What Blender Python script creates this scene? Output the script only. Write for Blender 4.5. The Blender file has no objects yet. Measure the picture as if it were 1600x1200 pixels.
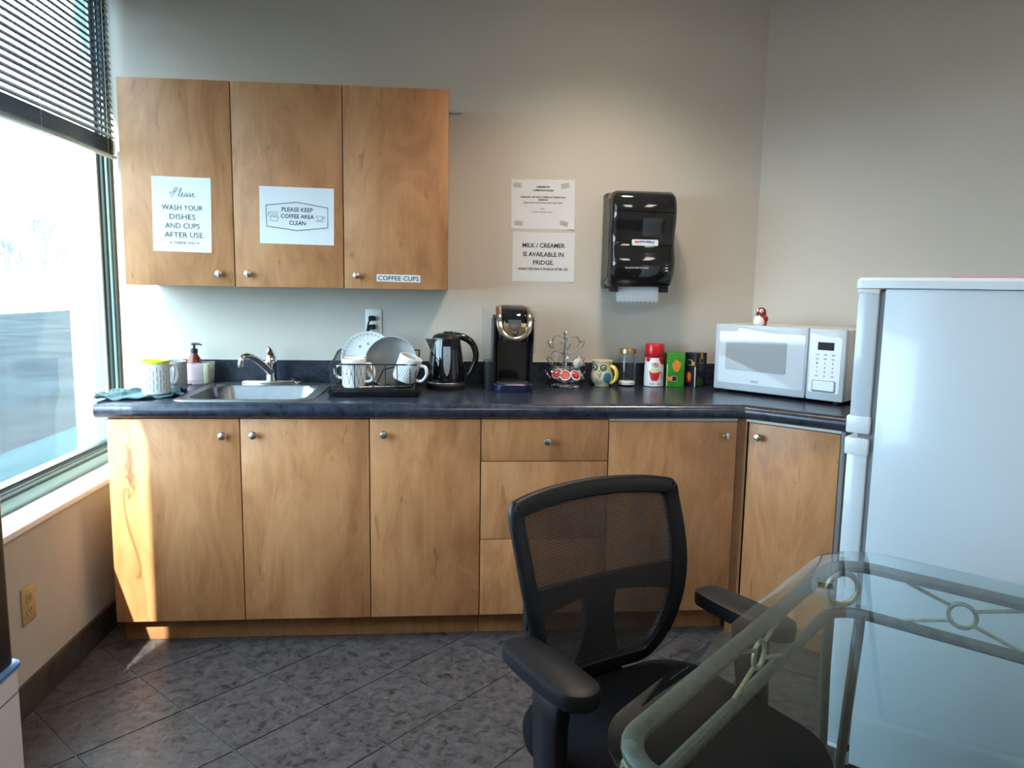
import bpy, bmesh, math, random
from mathutils import Vector, Matrix
R = math.radians
PI = math.pi
scene = bpy.context.scene
C = scene.collection
random.seed(7)

# ------------------------------------------------------------------ camera
CAM = Vector((0.00145, -3.3448, 1.34452))
YAW, PITCH, ROLL = R(4.976), R(7.355), R(0.956)
fw = Vector((math.sin(YAW)*math.cos(PITCH), math.cos(YAW)*math.cos(PITCH), -math.sin(PITCH)))
rt = Vector((math.cos(YAW), -math.sin(YAW), 0.0)); up = rt.cross(fw)
r2 = math.cos(ROLL)*rt + math.sin(ROLL)*up; u2 = -math.sin(ROLL)*rt + math.cos(ROLL)*up
cd = bpy.data.cameras.new('camera'); cam = bpy.data.objects.new('camera', cd); C.objects.link(cam)
m = Matrix((r2, u2, -fw)).transposed().to_4x4(); m.translation = CAM
cam.matrix_world = m
cd.sensor_fit = 'HORIZONTAL'; cd.sensor_width = 36.0; cd.lens = 1169.35/1600*36.0
cd.clip_start = 0.02; cd.clip_end = 500
scene.camera = cam

# ------------------------------------------------------------------ light, exposure
w = bpy.data.worlds.new('sky'); scene.world = w; w.use_nodes = True
bg = w.node_tree.nodes['Background']
bg.inputs['Color'].default_value = (0.62, 0.82, 1.0, 1); bg.inputs['Strength'].default_value = 6.0
sd = bpy.data.lights.new('sun', 'SUN'); sun = bpy.data.objects.new('sun', sd); C.objects.link(sun)
SUN = Vector((1.0, 4.3, -3.4)).normalized()
sun.rotation_euler = SUN.to_track_quat('-Z', 'Y').to_euler(); sun.location = (-6, -20, 16)
sd.energy = 9.5; sd.angle = R(0.6); sd.color = (1.0, 0.93, 0.82)
vs = scene.view_settings
vs.view_transform = 'Standard'; vs.look = 'None'; vs.gamma = 1.0; vs.use_curve_mapping = False
vs.exposure = 1.25
scene.cycles.use_denoising = True
scene.cycles.max_bounces = 10; scene.cycles.transparent_max_bounces = 16
scene.cycles.sample_clamp_indirect = 6.0
scene.cycles.caustics_reflective = False; scene.cycles.caustics_refractive = False

# ------------------------------------------------------------------ materials
MATS = {}
def s2l(c):
    return tuple(((x/255.0)/12.92 if x <= 10 else (((x/255.0)+0.055)/1.055)**2.4) for x in c)
def newmat(name):
    mt = bpy.data.materials.new(name); mt.use_nodes = True
    nt = mt.node_tree; b = nt.nodes['Principled BSDF']; MATS[name] = mt
    return mt, nt, b
def mat(name, col, rough=0.5, metal=0.0, coat=0.0, var=0.0, vscale=20.0, bump=0.0, bscale=200.0, spec=None, trans=0.0, alpha=1.0, sub=0.0):
    mt, nt, b = newmat(name)
    b.inputs['Base Color'].default_value = (*col, 1); b.inputs['Roughness'].default_value = rough
    b.inputs['Metallic'].default_value = metal; b.inputs['Coat Weight'].default_value = coat
    b.inputs['Transmission Weight'].default_value = trans; b.inputs['Alpha'].default_value = alpha
    if spec is not None: b.inputs['Specular IOR Level'].default_value = spec
    if sub: b.inputs['Subsurface Weight'].default_value = sub
    if var or bump:
        tc = nt.nodes.new('ShaderNodeTexCoord')
    if var:
        nz = nt.nodes.new('ShaderNodeTexNoise'); nz.inputs['Scale'].default_value = vscale; nz.inputs['Detail'].default_value = 4
        nt.links.new(tc.outputs['Object'], nz.inputs['Vector'])
        rp = nt.nodes.new('ShaderNodeValToRGB')
        rp.color_ramp.elements[0].position = 0.3; rp.color_ramp.elements[1].position = 0.7
        rp.color_ramp.elements[0].color = tuple(x*(1-var) for x in col)+(1,)
        rp.color_ramp.elements[1].color = tuple(min(1, x*(1+var)) for x in col)+(1,)
        nt.links.new(nz.outputs['Fac'], rp.inputs['Fac']); nt.links.new(rp.outputs['Color'], b.inputs['Base Color'])
    if bump:
        n2 = nt.nodes.new('ShaderNodeTexNoise'); n2.inputs['Scale'].default_value = bscale; n2.inputs['Detail'].default_value = 3
        nt.links.new(tc.outputs['Object'], n2.inputs['Vector'])
        bp = nt.nodes.new('ShaderNodeBump'); bp.inputs['Strength'].default_value = bump; bp.inputs['Distance'].default_value = 0.002
        nt.links.new(n2.outputs['Fac'], bp.inputs['Height']); nt.links.new(bp.outputs['Normal'], b.inputs['Normal'])
    return mt

def wood(name, base, dark, light, grain=1.0):
    mt, nt, b = newmat(name); L = nt.links.new
    tc = nt.nodes.new('ShaderNodeTexCoord'); oi = nt.nodes.new('ShaderNodeObjectInfo')
    add = nt.nodes.new('ShaderNodeVectorMath'); add.operation = 'ADD'
    sc = nt.nodes.new('ShaderNodeVectorMath'); sc.operation = 'SCALE'; sc.inputs[3].default_value = 13.0
    cmb = nt.nodes.new('ShaderNodeCombineXYZ')
    for i in range(3): L(oi.outputs['Random'], cmb.inputs[i])
    L(cmb.outputs[0], sc.inputs[0]); L(tc.outputs['Object'], add.inputs[0]); L(sc.outputs[0], add.inputs[1])
    def layer(scale, detail, rough, dist):
        mp = nt.nodes.new('ShaderNodeMapping'); mp.inputs['Scale'].default_value = scale
        L(add.outputs[0], mp.inputs['Vector'])
        n = nt.nodes.new('ShaderNodeTexNoise'); n.inputs['Scale'].default_value = 1.0
        n.inputs['Detail'].default_value = detail; n.inputs['Roughness'].default_value = rough; n.inputs['Distortion'].default_value = dist
        L(mp.outputs[0], n.inputs['Vector']); return n
    n1 = layer((5.5, 5.5, 1.9), 6, 0.62, 2.0)      # broad figure
    n2 = layer((60, 60, 3.0), 3, 0.6, 0.2)     # fine grain
    n3 = layer((38, 38, 9), 2, 0.5, 0.8)       # flecks
    rp = nt.nodes.new('ShaderNodeValToRGB'); e = rp.color_ramp.elements
    e[0].position = 0.33; e[0].color = (*dark, 1); e[1].position = 0.67; e[1].color = (*light, 1)
    k = e.new(0.5); k.color = (*base, 1)
    L(n1.outputs['Fac'], rp.inputs['Fac'])
    mx = nt.nodes.new('ShaderNodeMixRGB'); mx.blend_type = 'MULTIPLY'; mx.inputs['Fac'].default_value = 0.22*grain
    g = nt.nodes.new('ShaderNodeValToRGB'); g.color_ramp.elements[0].color = (0.70, 0.66, 0.62, 1); g.color_ramp.elements[1].color = (1.12, 1.12, 1.12, 1)
    g.color_ramp.elements[0].position = 0.3; g.color_ramp.elements[1].position = 0.65
    L(n2.outputs['Fac'], g.inputs['Fac']); L(rp.outputs['Color'], mx.inputs['Color1']); L(g.outputs['Color'], mx.inputs['Color2'])
    m2 = nt.nodes.new('ShaderNodeMixRGB'); m2.blend_type = 'MULTIPLY'; m2.inputs['Fac'].default_value = 0.75
    f = nt.nodes.new('ShaderNodeValToRGB'); f.color_ramp.elements[0].position = 0.24; f.color_ramp.elements[1].position = 0.33
    f.color_ramp.elements[0].color = (0.66, 0.58, 0.54, 1); f.color_ramp.elements[1].color = (1, 1, 1, 1)
    L(n3.outputs['Fac'], f.inputs['Fac']); L(mx.outputs['Color'], m2.inputs['Color1']); L(f.outputs['Color'], m2.inputs['Color2'])
    L(m2.outputs['Color'], b.inputs['Base Color'])
    b.inputs['Roughness'].default_value = 0.42; b.inputs['Specular IOR Level'].default_value = 0.35
    return mt

def stone(name, cols, scale, rough, spec=0.5, bump=0.15, per_object=True):
    mt, nt, b = newmat(name); L = nt.links.new
    tc = nt.nodes.new('ShaderNodeTexCoord'); oi = nt.nodes.new('ShaderNodeObjectInfo')
    sc = nt.nodes.new('ShaderNodeVectorMath'); sc.operation = 'SCALE'; sc.inputs[3].default_value = 29.0 if per_object else 0.0
    cmb = nt.nodes.new('ShaderNodeCombineXYZ')
    for i in range(3): L(oi.outputs['Random'], cmb.inputs[i])
    L(cmb.outputs[0], sc.inputs[0])
    add = nt.nodes.new('ShaderNodeVectorMath'); add.operation = 'ADD'
    L(tc.outputs['Object'], add.inputs[0]); L(sc.outputs[0], add.inputs[1])
    n = nt.nodes.new('ShaderNodeTexNoise'); n.inputs['Scale'].default_value = scale; n.inputs['Detail'].default_value = 8
    n.inputs['Roughness'].default_value = 0.68; n.inputs['Distortion'].default_value = 0.7
    L(add.outputs[0], n.inputs['Vector'])
    rp = nt.nodes.new('ShaderNodeValToRGB'); e = rp.color_ramp.elements
    e[0].position = 0.36; e[0].color = (*cols[0], 1); e[1].position = 0.66; e[1].color = (*cols[2], 1)
    k = e.new(0.46); k.color = (*cols[1], 1)
    L(n.outputs['Fac'], rp.inputs['Fac']); L(rp.outputs['Color'], b.inputs['Base Color'])
    b.inputs['Roughness'].default_value = rough; b.inputs['Specular IOR Level'].default_value = spec
    if bump:
        bp = nt.nodes.new('ShaderNodeBump'); bp.inputs['Strength'].default_value = bump; bp.inputs['Distance'].default_value = 0.003
        L(n.outputs['Fac'], bp.inputs['Height']); L(bp.outputs['Normal'], b.inputs['Normal'])
    return mt

def thin_glass(name, tint, refl=1.0, haze=0.0, hazecol=(0.8, 0.9, 1.0)):
    """clear sheet: fresnel mix of see-through and mirror, with optional grime that scatters light"""
    mt, nt, b = newmat(name); L = nt.links.new
    out = nt.nodes['Material Output']; nt.nodes.remove(b)
    tr = nt.nodes.new('ShaderNodeBsdfTransparent'); tr.inputs['Color'].default_value = (*tint, 1)
    gl = nt.nodes.new('ShaderNodeBsdfGlossy'); gl.inputs['Roughness'].default_value = 0.0
    fr = nt.nodes.new('ShaderNodeFresnel'); fr.inputs['IOR'].default_value = 1.45
    mu = nt.nodes.new('ShaderNodeMath'); mu.operation = 'MULTIPLY'; mu.inputs[1].default_value = refl
    ge = nt.nodes.new('ShaderNodeNewGeometry'); iv = nt.nodes.new('ShaderNodeMath'); iv.operation = 'SUBTRACT'; iv.inputs[0].default_value = 1.0
    L(ge.outputs['Backfacing'], iv.inputs[1]); m0 = nt.nodes.new('ShaderNodeMath'); m0.operation = 'MULTIPLY'
    L(fr.outputs[0], m0.inputs[0]); L(iv.outputs[0], m0.inputs[1]); L(m0.outputs[0], mu.inputs[0])   # only the outer face mirrors
    mx = nt.nodes.new('ShaderNodeMixShader'); L(mu.outputs[0], mx.inputs[0]); L(tr.outputs[0], mx.inputs[1]); L(gl.outputs[0], mx.inputs[2])
    last = mx
    if haze:
        tl = nt.nodes.new('ShaderNodeBsdfTranslucent'); tl.inputs['Color'].default_value = (*hazecol, 1)
        tc = nt.nodes.new('ShaderNodeTexCoord'); mp = nt.nodes.new('ShaderNodeMapping'); mp.inputs['Scale'].default_value = (1, 14, 1.2)
        nz = nt.nodes.new('ShaderNodeTexNoise'); nz.inputs['Scale'].default_value = 1.5; nz.inputs['Detail'].default_value = 6; nz.inputs['Distortion'].default_value = 0.8
        L(tc.outputs['Object'], mp.inputs['Vector']); L(mp.outputs[0], nz.inputs['Vector'])
        mr = nt.nodes.new('ShaderNodeMapRange'); mr.inputs['From Min'].default_value = 0.35; mr.inputs['From Max'].default_value = 0.75
        mr.inputs['To Min'].default_value = haze*0.4; mr.inputs['To Max'].default_value = haze*1.7
        L(nz.outputs['Fac'], mr.inputs['Value'])
        m2 = nt.nodes.new('ShaderNodeMixShader'); L(mr.outputs[0], m2.inputs[0]); L(mx.outputs[0], m2.inputs[1]); L(tl.outputs[0], m2.inputs[2])
        last = m2
    L(last.outputs[0], out.inputs['Surface'])
    return mt

def mesh_fabric(name):
    """black woven net: fine open rows"""
    mt, nt, b = newmat(name); L = nt.links.new
    out = nt.nodes['Material Output']
    b.inputs['Base Color'].default_value = (0.012, 0.012, 0.014, 1); b.inputs['Roughness'].default_value = 0.75
    tr = nt.nodes.new('ShaderNodeBsdfTransparent')
    tc = nt.nodes.new('ShaderNodeTexCoord')
    wv = nt.nodes.new('ShaderNodeTexWave'); wv.bands_direction = 'Z'; wv.inputs['Scale'].default_value = 72.0; wv.inputs['Distortion'].default_value = 0.0
    wx = nt.nodes.new('ShaderNodeTexWave'); wx.bands_direction = 'X'; wx.inputs['Scale'].default_value = 110.0
    L(tc.outputs['Object'], wv.inputs['Vector']); L(tc.outputs['Object'], wx.inputs['Vector'])
    mu = nt.nodes.new('ShaderNodeMath'); mu.operation = 'MULTIPLY'; L(wv.outputs['Fac'], mu.inputs[0])
    ad = nt.nodes.new('ShaderNodeMath'); ad.operation = 'MULTIPLY_ADD'; ad.inputs[1].default_value = 0.45; ad.inputs[2].default_value = 0.55
    L(wx.outputs['Fac'], ad.inputs[0]); L(ad.outputs[0], mu.inputs[1])
    m3 = nt.nodes.new('ShaderNodeMath'); m3.operation = 'MULTIPLY'; m3.inputs[1].default_value = 0.38; L(mu.outputs[0], m3.inputs[0])
    mx = nt.nodes.new('ShaderNodeMixShader'); L(m3.outputs[0], mx.inputs[0]); L(b.outputs[0], mx.inputs[1]); L(tr.outputs[0], mx.inputs[2])
    L(mx.outputs[0], out.inputs['Surface'])
    return mt

def emit(name, col, s):
    mt, nt, b = newmat(name)
    b.inputs['Base Color'].default_value = (*col, 1); b.inputs['Emission Color'].default_value = (*col, 1); b.inputs['Emission Strength'].default_value = s
    return mt

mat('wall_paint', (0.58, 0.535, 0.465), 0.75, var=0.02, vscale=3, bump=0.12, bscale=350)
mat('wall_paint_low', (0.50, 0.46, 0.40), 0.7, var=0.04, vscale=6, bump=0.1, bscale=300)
mat('ceiling_white', (0.78, 0.78, 0.76), 0.9)
mat('sill_white', (0.80, 0.79, 0.76), 0.35, var=0.03)
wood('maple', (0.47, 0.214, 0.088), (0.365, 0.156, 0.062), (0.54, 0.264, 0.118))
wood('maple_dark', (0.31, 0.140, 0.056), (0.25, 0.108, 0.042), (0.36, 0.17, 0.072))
mat('melamine', (0.62, 0.62, 0.60), 0.4)
mat('melamine_shaded', (0.16, 0.16, 0.165), 0.5)  # melamine with shade put into its dark grey
mat('gap_shade', (0.02, 0.016, 0.013), 0.8)  # near-black for the shade painted into the door gaps
stone('laminate', ((0.009, 0.012, 0.021), (0.017, 0.022, 0.037), (0.034, 0.043, 0.065)), 26, 0.26, 0.5, 0.02, False)
stone('slate_tile', ((0.014, 0.013, 0.014), (0.053, 0.049, 0.052), (0.094, 0.087, 0.091)), 30, 0.36, 0.45, 0.25)
stone('slate_base', ((0.020, 0.016, 0.015), (0.042, 0.036, 0.033), (0.068, 0.058, 0.054)), 12, 0.4, 0.4, 0.2)
mat('grout', (0.10, 0.095, 0.095), 0.9, var=0.2, vscale=30)
mat('steel', (0.62, 0.62, 0.62), 0.28, 1.0, var=0.04, vscale=60)
mat('steel_brushed', (0.24, 0.245, 0.25), 0.34, 1.0, var=0.06, vscale=40)
mat('chrome', (0.78, 0.78, 0.80), 0.07, 1.0)
mat('nickel', (0.62, 0.60, 0.56), 0.26, 1.0)
mat('paper', (0.70, 0.71, 0.73), 0.7)
mat('ink', (0.018, 0.018, 0.022), 0.7)
mat('ink_grey', (0.045, 0.05, 0.045), 0.7)
mat('tape', (0.66, 0.62, 0.58), 0.25, alpha=0.4)
mat('black_plastic', (0.012, 0.012, 0.014), 0.28)
mat('black_matte', (0.012, 0.012, 0.013), 0.6)
mat('black_gloss', (0.006, 0.006, 0.008), 0.06, coat=0.5)
mat('smoke_plastic', (0.010, 0.011, 0.012), 0.09, coat=0.4)
mat('grey_plastic', (0.05, 0.05, 0.053), 0.35)
mat('white_plastic', (0.80, 0.81, 0.82), 0.28)
mat('white_enamel', (0.54, 0.61, 0.67), 0.22, coat=0.2, bump=0.02, bscale=300)
mat('white_trim', (0.68, 0.73, 0.77), 0.3)
mat('gasket', (0.16, 0.17, 0.18), 0.6)
mat('ceramic', (0.82, 0.82, 0.80), 0.18, coat=0.3)
mat('ceramic_grey', (0.42, 0.43, 0.44), 0.25)
mat('ceramic_taupe', (0.12, 0.11, 0.105), 0.3)
mat('ceramic_blue', (0.05, 0.16, 0.24), 0.3)
mat('groove_grey', (0.22, 0.23, 0.25), 0.5)
mat('yellow_rim', (0.72, 0.78, 0.03), 0.35)
mat('terry', (0.045, 0.095, 0.105), 0.95, var=0.45, vscale=70, bump=0.8, bscale=500)
mat('sponge', (0.62, 0.72, 0.30), 0.9, bump=0.6, bscale=400)
mat('frosted', (0.86, 0.80, 0.84), 0.35, alpha=0.27)
mat('amber', (0.16, 0.03, 0.012), 0.12)
mat('pink_label', (0.62, 0.28, 0.30), 0.5)
mat('red_cap', (0.55, 0.010, 0.016), 0.25)
mat('red_print', (0.50, 0.015, 0.02), 0.45)
mat('pink_print', (0.75, 0.22, 0.22), 0.45)
mat('cream', (0.72, 0.62, 0.40), 0.35)
mat('owl_body', (0.62, 0.56, 0.38), 0.25, var=0.25, vscale=40)
mat('owl_yellow', (0.72, 0.58, 0.08), 0.25)
mat('owl_blue', (0.02, 0.17, 0.27), 0.2)
mat('owl_teal', (0.03, 0.12, 0.11), 0.25)
mat('gold_lid', (0.52, 0.38, 0.18), 0.3, 1.0)
mat('powder', (0.88, 0.87, 0.84), 0.9)
mat('tea_green', (0.035, 0.26, 0.018), 0.35, var=0.25, vscale=25)
mat('tea_green_side', (0.015, 0.10, 0.012), 0.4)
mat('tea_orange', (0.75, 0.28, 0.03), 0.4, var=0.3, vscale=90)
mat('tea_black', (0.010, 0.012, 0.022), 0.3)
mat('tea_leaf', (0.03, 0.09, 0.02), 0.4, var=0.5, vscale=60)
mat('tea_gold', (0.62, 0.50, 0.22), 0.4)
mat('screen', (0.03, 0.035, 0.04), 0.1)
mat('bronze_panel', (0.42, 0.28, 0.14), 0.3, 0.8)
mat('champagne', (0.80, 0.72, 0.60), 0.16, 1.0)
mat('navy_plastic', (0.012, 0.014, 0.05), 0.3)
mat('clear_tank', (0.40, 0.40, 0.40), 0.1, alpha=0.22)
mat('water_window', (0.25, 0.29, 0.34), 0.12)
mat('mw_glass', (0.30, 0.32, 0.33), 0.03, coat=0.5)
mat('mw_white', (0.50, 0.55, 0.60), 0.05, coat=0.2)
mat('mw_body', (0.66, 0.64, 0.62), 0.35)
mat('display', (0.010, 0.004, 0.006), 0.4, spec=0.15)
mat('grey_print', (0.30, 0.35, 0.40), 0.5)
mat('fig_red', (0.26, 0.010, 0.014), 0.2, coat=0.3)
mat('teal_frame', (0.13, 0.26, 0.285), 0.38)
mat('teal_frame_dark', (0.012, 0.028, 0.034), 0.5)
mat('blind_slat', (0.10, 0.105, 0.12), 0.5)
mat('blind_rail', (0.55, 0.58, 0.56), 0.4)
mat('cord_white', (0.60, 0.60, 0.55), 0.8)
mat('outlet_tan', (0.50, 0.33, 0.14), 0.4)
mat('outlet_tan_face', (0.42, 0.30, 0.16), 0.4)
mat('dark_slot', (0.01, 0.01, 0.01), 0.8)
mat('chair_black', (0.0045, 0.005, 0.007), 0.45, spec=0.3)
mat('chair_fabric', (0.005, 0.0055, 0.008), 0.95, spec=0.1, bump=0.5, bscale=600)
mesh_fabric('chair_net')
mat('pewter', (0.10, 0.10, 0.088), 0.5, 0.15, var=0.25, vscale=60, bump=0.3, bscale=120)
mat('pewter_light', (0.34, 0.33, 0.21), 0.4, 0.4, var=0.2, vscale=90)
thin_glass('table_glass', (0.80, 0.86, 0.85), 1.0)
thin_glass('clear_jar', (0.93, 0.94, 0.94), 1.2)
thin_glass('window_glass', (0.92, 0.97, 0.97), 0.5, 0.003, (0.75, 0.92, 1.0))
mat('cooler_white', (0.62, 0.60, 0.61), 0.35)
mat('blue_lip', (0.08, 0.22, 0.50), 0.25)
mat('snow', (0.85, 0.88, 0.92), 0.9, spec=0.0, var=0.05, vscale=0.4)
mat('asphalt', (0.030, 0.036, 0.039), 0.9, spec=0.0, var=0.25, vscale=0.6)
mat('concrete', (0.030, 0.050, 0.055), 0.9, spec=0.0, var=0.12, vscale=1.5)
mat('bark', (0.085, 0.10, 0.11), 0.9)
emit('lamp_warm', (1.0, 0.80, 0.58), 14.0)
emit('fill_glow', (1.0, 0.94, 0.86), 4.5)  # glow of the added fill panels

# ------------------------------------------------------------------ helpers
def obj(name, bm, mname, parent=None, smooth=35, loc=None, rot=None):
    me = bpy.data.meshes.new(name)
    bmesh.ops.recalc_face_normals(bm, faces=bm.faces[:])
    bm.to_mesh(me); bm.free()
    if smooth:
        me.polygons.foreach_set('use_smooth', [True]*len(me.polygons)); me.set_sharp_from_angle(angle=R(smooth))
    o = bpy.data.objects.new(name, me); C.objects.link(o)
    if mname: me.materials.append(MATS[mname])
    if parent: o.parent = parent
    if loc: o.location = loc
    if rot: o.rotation_euler = rot
    return o
def tag(o, label, cat, group=None, kind=None):
    o['label'] = label; o['category'] = cat
    if group: o['group'] = group
    if kind: o['kind'] = kind
    return o
def thing(name, label, cat, loc=(0, 0, 0), rz=0.0, group=None):
    o = bpy.data.objects.new(name, None); C.objects.link(o); o.empty_display_size = 0.05
    o.location = loc; o.rotation_euler = (0, 0, rz)
    return tag(o, label, cat, group)
def structure(o): o['kind'] = 'structure'; return o
def box(bm, x0, x1, y0, y1, z0, z1, bev=0.0, seg=2):
    vs_ = [bm.verts.new(p) for p in ((x0,y0,z0),(x1,y0,z0),(x1,y1,z0),(x0,y1,z0),(x0,y0,z1),(x1,y0,z1),(x1,y1,z1),(x0,y1,z1))]
    fs = [bm.faces.new([vs_[i] for i in q]) for q in ((0,3,2,1),(4,5,6,7),(0,1,5,4),(1,2,6,5),(2,3,7,6),(3,0,4,7))]
    if bev:
        es = list({e for f in fs for e in f.edges})
        bmesh.ops.bevel(bm, geom=es, offset=bev, segments=seg, affect='EDGES', profile=0.5)
    return bm
def B(*a, **k): return box(bmesh.new(), *a, **k)
def loft(bm, rings, cap0=True, cap1=True, closed=True):
    vr = [[bm.verts.new(p) for p in r] for r in rings]
    n = len(vr[0])
    for a, b in zip(vr[:-1], vr[1:]):
        for i in range(n if closed else n-1):
            j = (i+1) % n
            try: bm.faces.new((a[i], a[j], b[j], b[i]))
            except ValueError: pass
    if cap0: bm.faces.new(vr[0][::-1])
    if cap1: bm.faces.new(vr[-1])
    return bm
def lathe(bm, prof, seg=32, c=(0, 0, 0), cap0=True, cap1=True, sx=1.0, sy=1.0):
    rings = [[(c[0]+r*sx*math.cos(2*PI*i/seg), c[1]+r*sy*math.sin(2*PI*i/seg), c[2]+z) for i in range(seg)] for r, z in prof]
    return loft(bm, rings, cap0, cap1)
def La(prof, seg=32, c=(0, 0, 0), **k): return lathe(bmesh.new(), prof, seg, c, **k)
def smooth_path(pts, n=6, closed=False):
    P = [Vector(p) for p in pts]; out = []
    N = len(P)
    for i in range(N if closed else N-1):
        if closed: p0, p1, p2, p3 = P[i-1], P[i], P[(i+1) % N], P[(i+2) % N]
        else: p0, p1, p2, p3 = P[max(i-1, 0)], P[i], P[i+1], P[min(i+2, N-1)]
        for k in range(n):
            t = k/n
            out.append(0.5*((2*p1)+(-p0+p2)*t+(2*p0-5*p1+4*p2-p3)*t*t+(-p0+3*p1-3*p2+p3)*t**3))
    if not closed: out.append(P[-1])
    return out
def tube(bm, pts, r, seg=8, closed=False, flat=1.0, upv=None):
    """round bar along pts; r a number or one per point"""
    P = [Vector(p) for p in pts]; N = len(P)
    rr = [r]*N if not isinstance(r, (list, tuple)) else r
    rings = []; nrm = None
    for i in range(N):
        a = P[i-1] if (closed or i > 0) else P[i]; b = P[(i+1) % N] if (closed or i < N-1) else P[i]
        t = (b-a)
        if t.length < 1e-9: t = Vector((0, 0, 1))
        t.normalize()
        if nrm is None:
            ref = Vector(upv) if upv else (Vector((0, 0, 1)) if abs(t.z) < 0.9 else Vector((1, 0, 0)))
            nrm = (ref - t*ref.dot(t)).normalized()
        else:
            nrm = (nrm - t*nrm.dot(t))
            nrm = nrm.normalized() if nrm.length > 1e-6 else t.orthogonal().normalized()
        bn = t.cross(nrm)
        rings.append([P[i] + nrm*rr[i]*math.cos(2*PI*k/seg) + bn*rr[i]*flat*math.sin(2*PI*k/seg) for k in range(seg)])
    if closed:
        vr = [[bm.verts.new(p) for p in q] for q in rings]
        # find best twist for the seam
        best = min(range(seg), key=lambda s: sum((Vector(rings[-1][k])-Vector(rings[0][(k+s) % seg])).length for k in range(seg)))
        for a, b in zip(vr[:-1], vr[1:]):
            for i in range(seg): bm.faces.new((a[i], a[(i+1) % seg], b[(i+1) % seg], b[i]))
        a, b = vr[-1], vr[0]
        for i in range(seg): bm.faces.new((a[i], a[(i+1) % seg], b[(i+1+best) % seg], b[(i+best) % seg]))
        return bm
    return loft(bm, rings)
def T(pts, r, seg=8, **k): return tube(bmesh.new(), pts, r, seg, **k)
def ring_pts(c, r, n=20, ax='y', ry=None):
    ry = ry or r; o = []
    for i in range(n):
        a = 2*PI*i/n; p, q = r*math.cos(a), ry*math.sin(a)
        o.append({'y': (c[0]+p, c[1], c[2]+q), 'z': (c[0]+p, c[1]+q, c[2]), 'x': (c[0], c[1]+p, c[2]+q)}[ax])
    return o
def rrect(w, h, r, n=6, cx=0, cy=0):
    o = []
    for sx, sy, a0 in ((1, 1, 0), (-1, 1, 90), (-1, -1, 180), (1, -1, 270)):
        for k in range(n+1):
            a = R(a0+90*k/n); o.append((cx+sx*(w/2-r)+r*math.cos(a), cy+sy*(h/2-r)+r*math.sin(a)))
    return o
def prism(bm, poly, z0, z1, bev=0.0):
    """plan polygon extruded in z"""
    fs0 = set(bm.faces)
    loft(bm, [[(x, y, z0) for x, y in poly], [(x, y, z1) for x, y in poly]])
    if bev:
        fs = [f for f in bm.faces if f not in fs0]
        bmesh.ops.bevel(bm, geom=list({e for f in fs for e in f.edges if len(e.link_faces) == 2 and e.calc_face_angle(0) > 0.5}), offset=bev, segments=2, affect='EDGES')
    return bm
def slab_xz(bm, poly, y0, y1):
    """outline in (x,z) given thickness along y"""
    return loft(bm, [[(x, y0, z) for x, z in poly], [(x, y1, z) for x, z in poly]])
def slab_yz(bm, poly, x0, x1):
    return loft(bm, [[(x0, y, z) for y, z in poly], [(x1, y, z) for y, z in poly]])
def clip(poly, n, d):
    """keep the side where n.p <= d"""
    o = []
    for i in range(len(poly)):
        a, b = poly[i], poly[(i+1) % len(poly)]
        da, db = a[0]*n[0]+a[1]*n[1]-d, b[0]*n[0]+b[1]*n[1]-d
        if da <= 0: o.append(a)
        if da*db < 0:
            t = da/(da-db); o.append((a[0]+t*(b[0]-a[0]), a[1]+t*(b[1]-a[1])))
    return o
def xform(bm, M): bmesh.ops.transform(bm, matrix=M, verts=bm.verts[:]); return bm
def rx(a): return Matrix.Rotation(a, 4, 'X')
def ry_(a): return Matrix.Rotation(a, 4, 'Y')
def rz_(a): return Matrix.Rotation(a, 4, 'Z')
def tr(x, y, z): return Matrix.Translation((x, y, z))
def copy_tree(o, parent=None):
    c = o.copy(); C.objects.link(c); c.parent = parent
    for ch in list(o.children):
        copy_tree(ch, c)
    return c
def text(name, s, mname, parent, loc, width=None, height=0.01, rot=(PI/2, 0, 0), bold=0.0, align='CENTER', shear=0.0):
    cu = bpy.data.curves.new(name, 'FONT'); cu.body = s; cu.size = 1.0; cu.align_x = align; cu.offset = bold; cu.shear = shear
    cu.resolution_u = 2
    t = bpy.data.objects.new(name, cu); C.objects.link(t)
    dg = bpy.context.evaluated_depsgraph_get()
    me = bpy.data.meshes.new_from_object(t.evaluated_get(dg)); bpy.data.objects.remove(t); bpy.data.curves.remove(cu)
    xs = [v.co.x for v in me.vertices]; ys = [v.co.y for v in me.vertices]
    k = height/0.69; kx = k if not width else width/(max(xs)-min(xs))
    cx = (max(xs)+min(xs))/2 if align == 'CENTER' else min(xs)
    for v in me.vertices: v.co.x = (v.co.x-cx)*kx; v.co.y = v.co.y*k - height/2; v.co.z = 0
    me.materials.clear(); me.materials.append(MATS[mname])
    o = bpy.data.objects.new(name, me); C.objects.link(o); o.parent = parent; o.location = loc; o.rotation_euler = rot
    return o

# ================================================================== ROOM SHELL
XL = -1.30                    # inner face of the wall under the window
XG = -1.45                    # glass plane
YN = -2.47                    # near end of the window opening
YB = -5.6                     # wall behind the camera
XR = 3.30
ZC = 2.75
SILL = 0.595
WT = 2.60                     # window head
D45 = math.sqrt(0.5)
WC = (1.397, 0.0)             # where the back wall turns 45 degrees
A_END = (XR, -(XR-WC[0]))     # angled wall end on the right wall

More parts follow.
